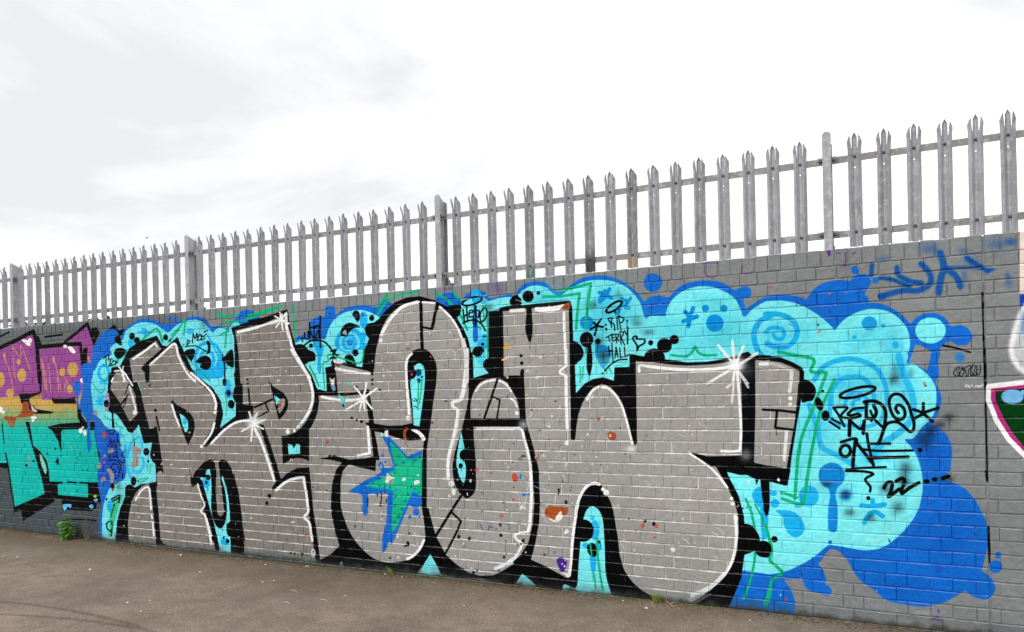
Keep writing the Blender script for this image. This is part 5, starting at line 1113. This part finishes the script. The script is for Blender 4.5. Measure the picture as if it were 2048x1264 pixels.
twig(2, 1116, 14, 1113, .003, 'pale stick at the left edge of the tarmac')
# ---------------------------------------------------------------- weeds at the foot of the wall
def leafmat(name, c1, c2):
    t = NT(name); oi = t.n('ShaderNodeObjectInfo').outputs['Random']; P = t.n('ShaderNodeTexCoord').outputs['Object']
    f = t.math('ADD', t.math('MULTIPLY', oi, .6), t.math('MULTIPLY', t.noise(P, 40, 2), .4))
    t.set(t.b.inputs['Base Color'], t.mix(f, c1, c2)); t.b.inputs['Roughness'].default_value = .5
    t.b.inputs['Transmission Weight'].default_value = 0
    return t.m
LEAF = leafmat('nettle_leaf', lin(52, 112, 24), lin(112, 178, 44)); STEM = plain('green_stem', lin(92, 122, 52), .6, .2); DRY = plain('dry_stem', lin(132, 112, 80), .9, .2); SEED = plain('dry_seed', lin(98, 88, 76), .9, .3)
pl = random.Random(9)
def leaf_mesh(L_, W_):
    n = 6; V = []; Fs = []
    for i in range(n+1):
        k = i/n; w = W_*math.sin(PI*min(1, k*.92+.08))**.8*(1-.35*k)*(1 if i % 2 else .84); z = -.35*L_*k*k
        V += [(k*L_, -w, z+.12*w), (k*L_, 0, z-.05*W_), (k*L_, w, z+.12*w)]
    for i in range(n):
        for a in range(2): Fs.append((3*i+a, 3*i+a+1, 3*i+3+a+1, 3*i+3+a))
    m = len(V); V2 = V+[(x, y, z-.0009) for x, y, z in V]; F2 = Fs+[tuple(q+m for q in f[::-1]) for f in Fs]
    ed = {}
    for f in Fs:
        for a in range(4): ed[(f[a], f[(a+1) % 4])] = 1
    for (a, c) in ed:
        if (c, a) not in ed: F2.append((c, a, a+m, c+m))
    return mesh('leaf', V2, F2, LEAF, True)
LEAVES = [leaf_mesh(.076, .027), leaf_mesh(.06, .023), leaf_mesh(.044, .017)]
bx, by = -5.06, -.075
nettle = thing('nettle_plant', 'bright green leafy weed growing at the foot of the wall at the left', 'plant', (bx, by, float(ground_h(bx, by))))
sm = MB(); tips = []
for sxx, syy, hh in ((0, 0, .235), (.06, -.02, .19), (-.055, -.015, .15), (.085, .01, .12), (-.02, -.03, .2)):
    P = [(sxx*k, syy*k-.01, hh*k) for k in (0, .35, .7, 1)]; sm.tube(P, [.003, .0028, .0022, .0014], 5); tips.append((sxx, syy, hh))
st_o = obj('stem', sm.mesh('stem', STEM), nettle); st_o['kind'] = 'stuff'
for (sxx, syy, hh) in tips:
    nl = int(hh/.024)
    for i in range(1, nl+1):
        k = i/nl
        for sgn in (0, PI):
            ang = i*1.57+sgn+pl.uniform(-.3, .3); L_ = LEAVES[0 if k < .7 else (1 if k < .95 else 2)]
            obj('leaf', L_, nettle, (sxx*k, syy*k-.01, hh*k), (pl.uniform(-.3, .3), pl.uniform(-.5, .25), ang))
bx, by = -4.83, -.05
dry = thing('dried_weed', 'dead brown seeding weed standing right of the green leafy plant', 'plant', (bx, by, float(ground_h(bx, by))))
dm = MB(); sd = MB()
for sxx, hh in ((-.03, .19), (.02, .30), (.06, .16), (.12, .14), (.17, .1), (-.01, .1)):
    P = [(sxx*k+.006*math.sin(k*7), -.012*k, hh*k) for k in (0, .3, .6, .85, 1)]; dm.tube(P, [.0022, .002, .0017, .0014, .001], 4)
    for q in range(int(hh*110)):
        k = pl.uniform(.45, 1); c = Vector((sxx*k+pl.gauss(0, .014), -.012*k+pl.gauss(0, .008), hh*k+pl.gauss(0, .008))); r = pl.uniform(.003, .007)
        sd.add([c+Vector((r, 0, 0)), c+Vector((-r, 0, 0)), c+Vector((0, r, 0)), c+Vector((0, -r, 0)), c+Vector((0, 0, r)), c+Vector((0, 0, -r))], [(0, 2, 4), (2, 1, 4), (1, 3, 4), (3, 0, 4), (2, 0, 5), (1, 2, 5), (3, 1, 5), (0, 3, 5)])
a = obj('stem', dm.mesh('stem', DRY), dry); a['kind'] = 'stuff'; a = obj('seed_head', mesh('seed_head', sd.V, sd.F, SEED), dry); a['kind'] = 'stuff'
GRASS = leafmat('grass_blade', lin(84, 128, 40), lin(150, 156, 70))
def tuft(x, y, n, h, sp, label, mats):
    o = thing('grass_tuft', label, 'grass tuft', (x, y, float(ground_h(x, y))))
    for nm, mt, cnt, hk in (('blade', GRASS, n, 1.0), ('dry_blade', DRY, n//3, .8)):
        m = MB()
        for _ in range(cnt):
            a0 = pl.uniform(0, 2*PI); hh = h*hk*pl.uniform(.5, 1.1); lean = pl.uniform(.2, 1.0)*sp; bx_, by_ = pl.gauss(0, sp*.28), pl.gauss(0, .008)
            V = []; w = pl.uniform(.0012, .0024)
            for k in (0, .4, .75, 1):
                c = (bx_+math.cos(a0)*lean*k**1.6, by_+math.sin(a0)*lean*k**1.6*.5, hh*(k-.25*k*k)); ww = w*(1-k*.85)
                V += [(c[0]-math.sin(a0)*ww, c[1]+math.cos(a0)*ww, c[2]), (c[0]+math.sin(a0)*ww, c[1]-math.cos(a0)*ww, c[2])]
            m.add(V, [(0, 1, 3, 2), (2, 3, 5, 4), (4, 5, 7, 6)])
        q = obj(nm, mesh(nm, m.V, m.F, mt), o); q['kind'] = 'stuff'
tuft(-1.11, -.02, 60, .075, .05, 'small yellowing grass tuft under the bowl of the letter with the green star', 0)
tuft(1.03, -.03, 85, .085, .055, 'green grass tuft under the rounded foot of the last silver letter', 0)
tuft(-4.15, -.015, 26, .045, .04, 'thin wisp of grass at the foot of the cyan paint beside the silver letters', 0)
tuft(.15, -.015, 20, .03, .05, 'low sparse sprig of grass at the wall foot between the two grass tufts', 0)
# ---------------------------------------------------------------- beyond the wall
BARK = plain('bark', lin(92, 80, 66)); 
def far_tree(x, y, top, r, c1, c2, label):
    o = thing('tree', label, 'tree', (x, y, 0)); m = MB(); m.tube([(0, 0, 0), (.1, 0, top*.4), (0, .1, top*.8)], [.28, .2, .08], 7)
    for q in range(5): m.tube([(0, 0, top*.4), (math.cos(q*1.3)*r*.5, math.sin(q*1.3)*r*.5, top*.7)], [.1, .04], 5)
    obj('trunk', m.mesh('trunk', BARK), o); f = MB()
    lm = leafmat('tree_leaf', c1, c2)
    for _ in range(1500):
        a, b_ = pl.uniform(0, 2*PI), pl.uniform(-1, 1); rr = r*pl.uniform(.4, 1)*(.8+.25*math.sin(3*a)); ch = math.sqrt(1-b_*b_)
        c = Vector((rr*ch*math.cos(a), rr*ch*math.sin(a), top-r*.9+rr*b_*.9)); s = pl.uniform(.1, .26); e1 = Vector((pl.gauss(0, 1), pl.gauss(0, 1), pl.gauss(0, 1))).normalized(); e2 = e1.orthogonal().normalized()
        f.add([c-e1*s, c+e2*s*.5, c+e1*s, c-e2*s*.5], [(0, 1, 2, 3)])
    q = obj('crown', mesh('crown', f.V, f.F, lm), o); q['kind'] = 'stuff'
far_tree(-40.9, 25, 6.50, 1.6, lin(38, 62, 30), lin(70, 92, 44), 'dark green treetop just showing above the wall behind the far bay of the fence')
far_tree(-51.4, 25, 6.58, 2.0, lin(90, 100, 40), lin(140, 140, 60), 'yellowish treetop just showing above the wall at the left edge')
far_tree(-46.4, 25, 6.52, 1.3, lin(56, 76, 40), lin(92, 110, 60), 'grey green treetop just showing between the fence pales near the first post')
# a bird far off
bm_ = MB(); bm_.tube([(-.18, 0, 0), (-.05, 0, .02), (.1, 0, .02), (.2, 0, .0)], [.01, .05, .045, .01], 8)
for s in (-1, 1):
    bm_.add([(.06, s*.03, .03), (-.06, s*.03, .03), (-.02, s*.25, .12), (.05, s*.25, .12), (-.06, s*.5, .06), (.06, s*.03, .02), (-.06, s*.03, .02), (-.02, s*.25, .11), (.05, s*.25, .11), (-.06, s*.5, .05)], [(0, 1, 2, 3), (3, 2, 4), (8, 7, 6, 5), (9, 7, 8), (0, 3, 8, 5), (3, 4, 9, 8), (4, 2, 7, 9), (2, 1, 6, 7)])
bd = obj('bird', bm_.mesh('bird', plain('dark_feather', lin(40, 40, 44))), None, (-81.97, 60.0, 21.8), (0, 0, .6)); tag(bd, 'tiny dark bird flying high in the cloudy sky', 'bird')
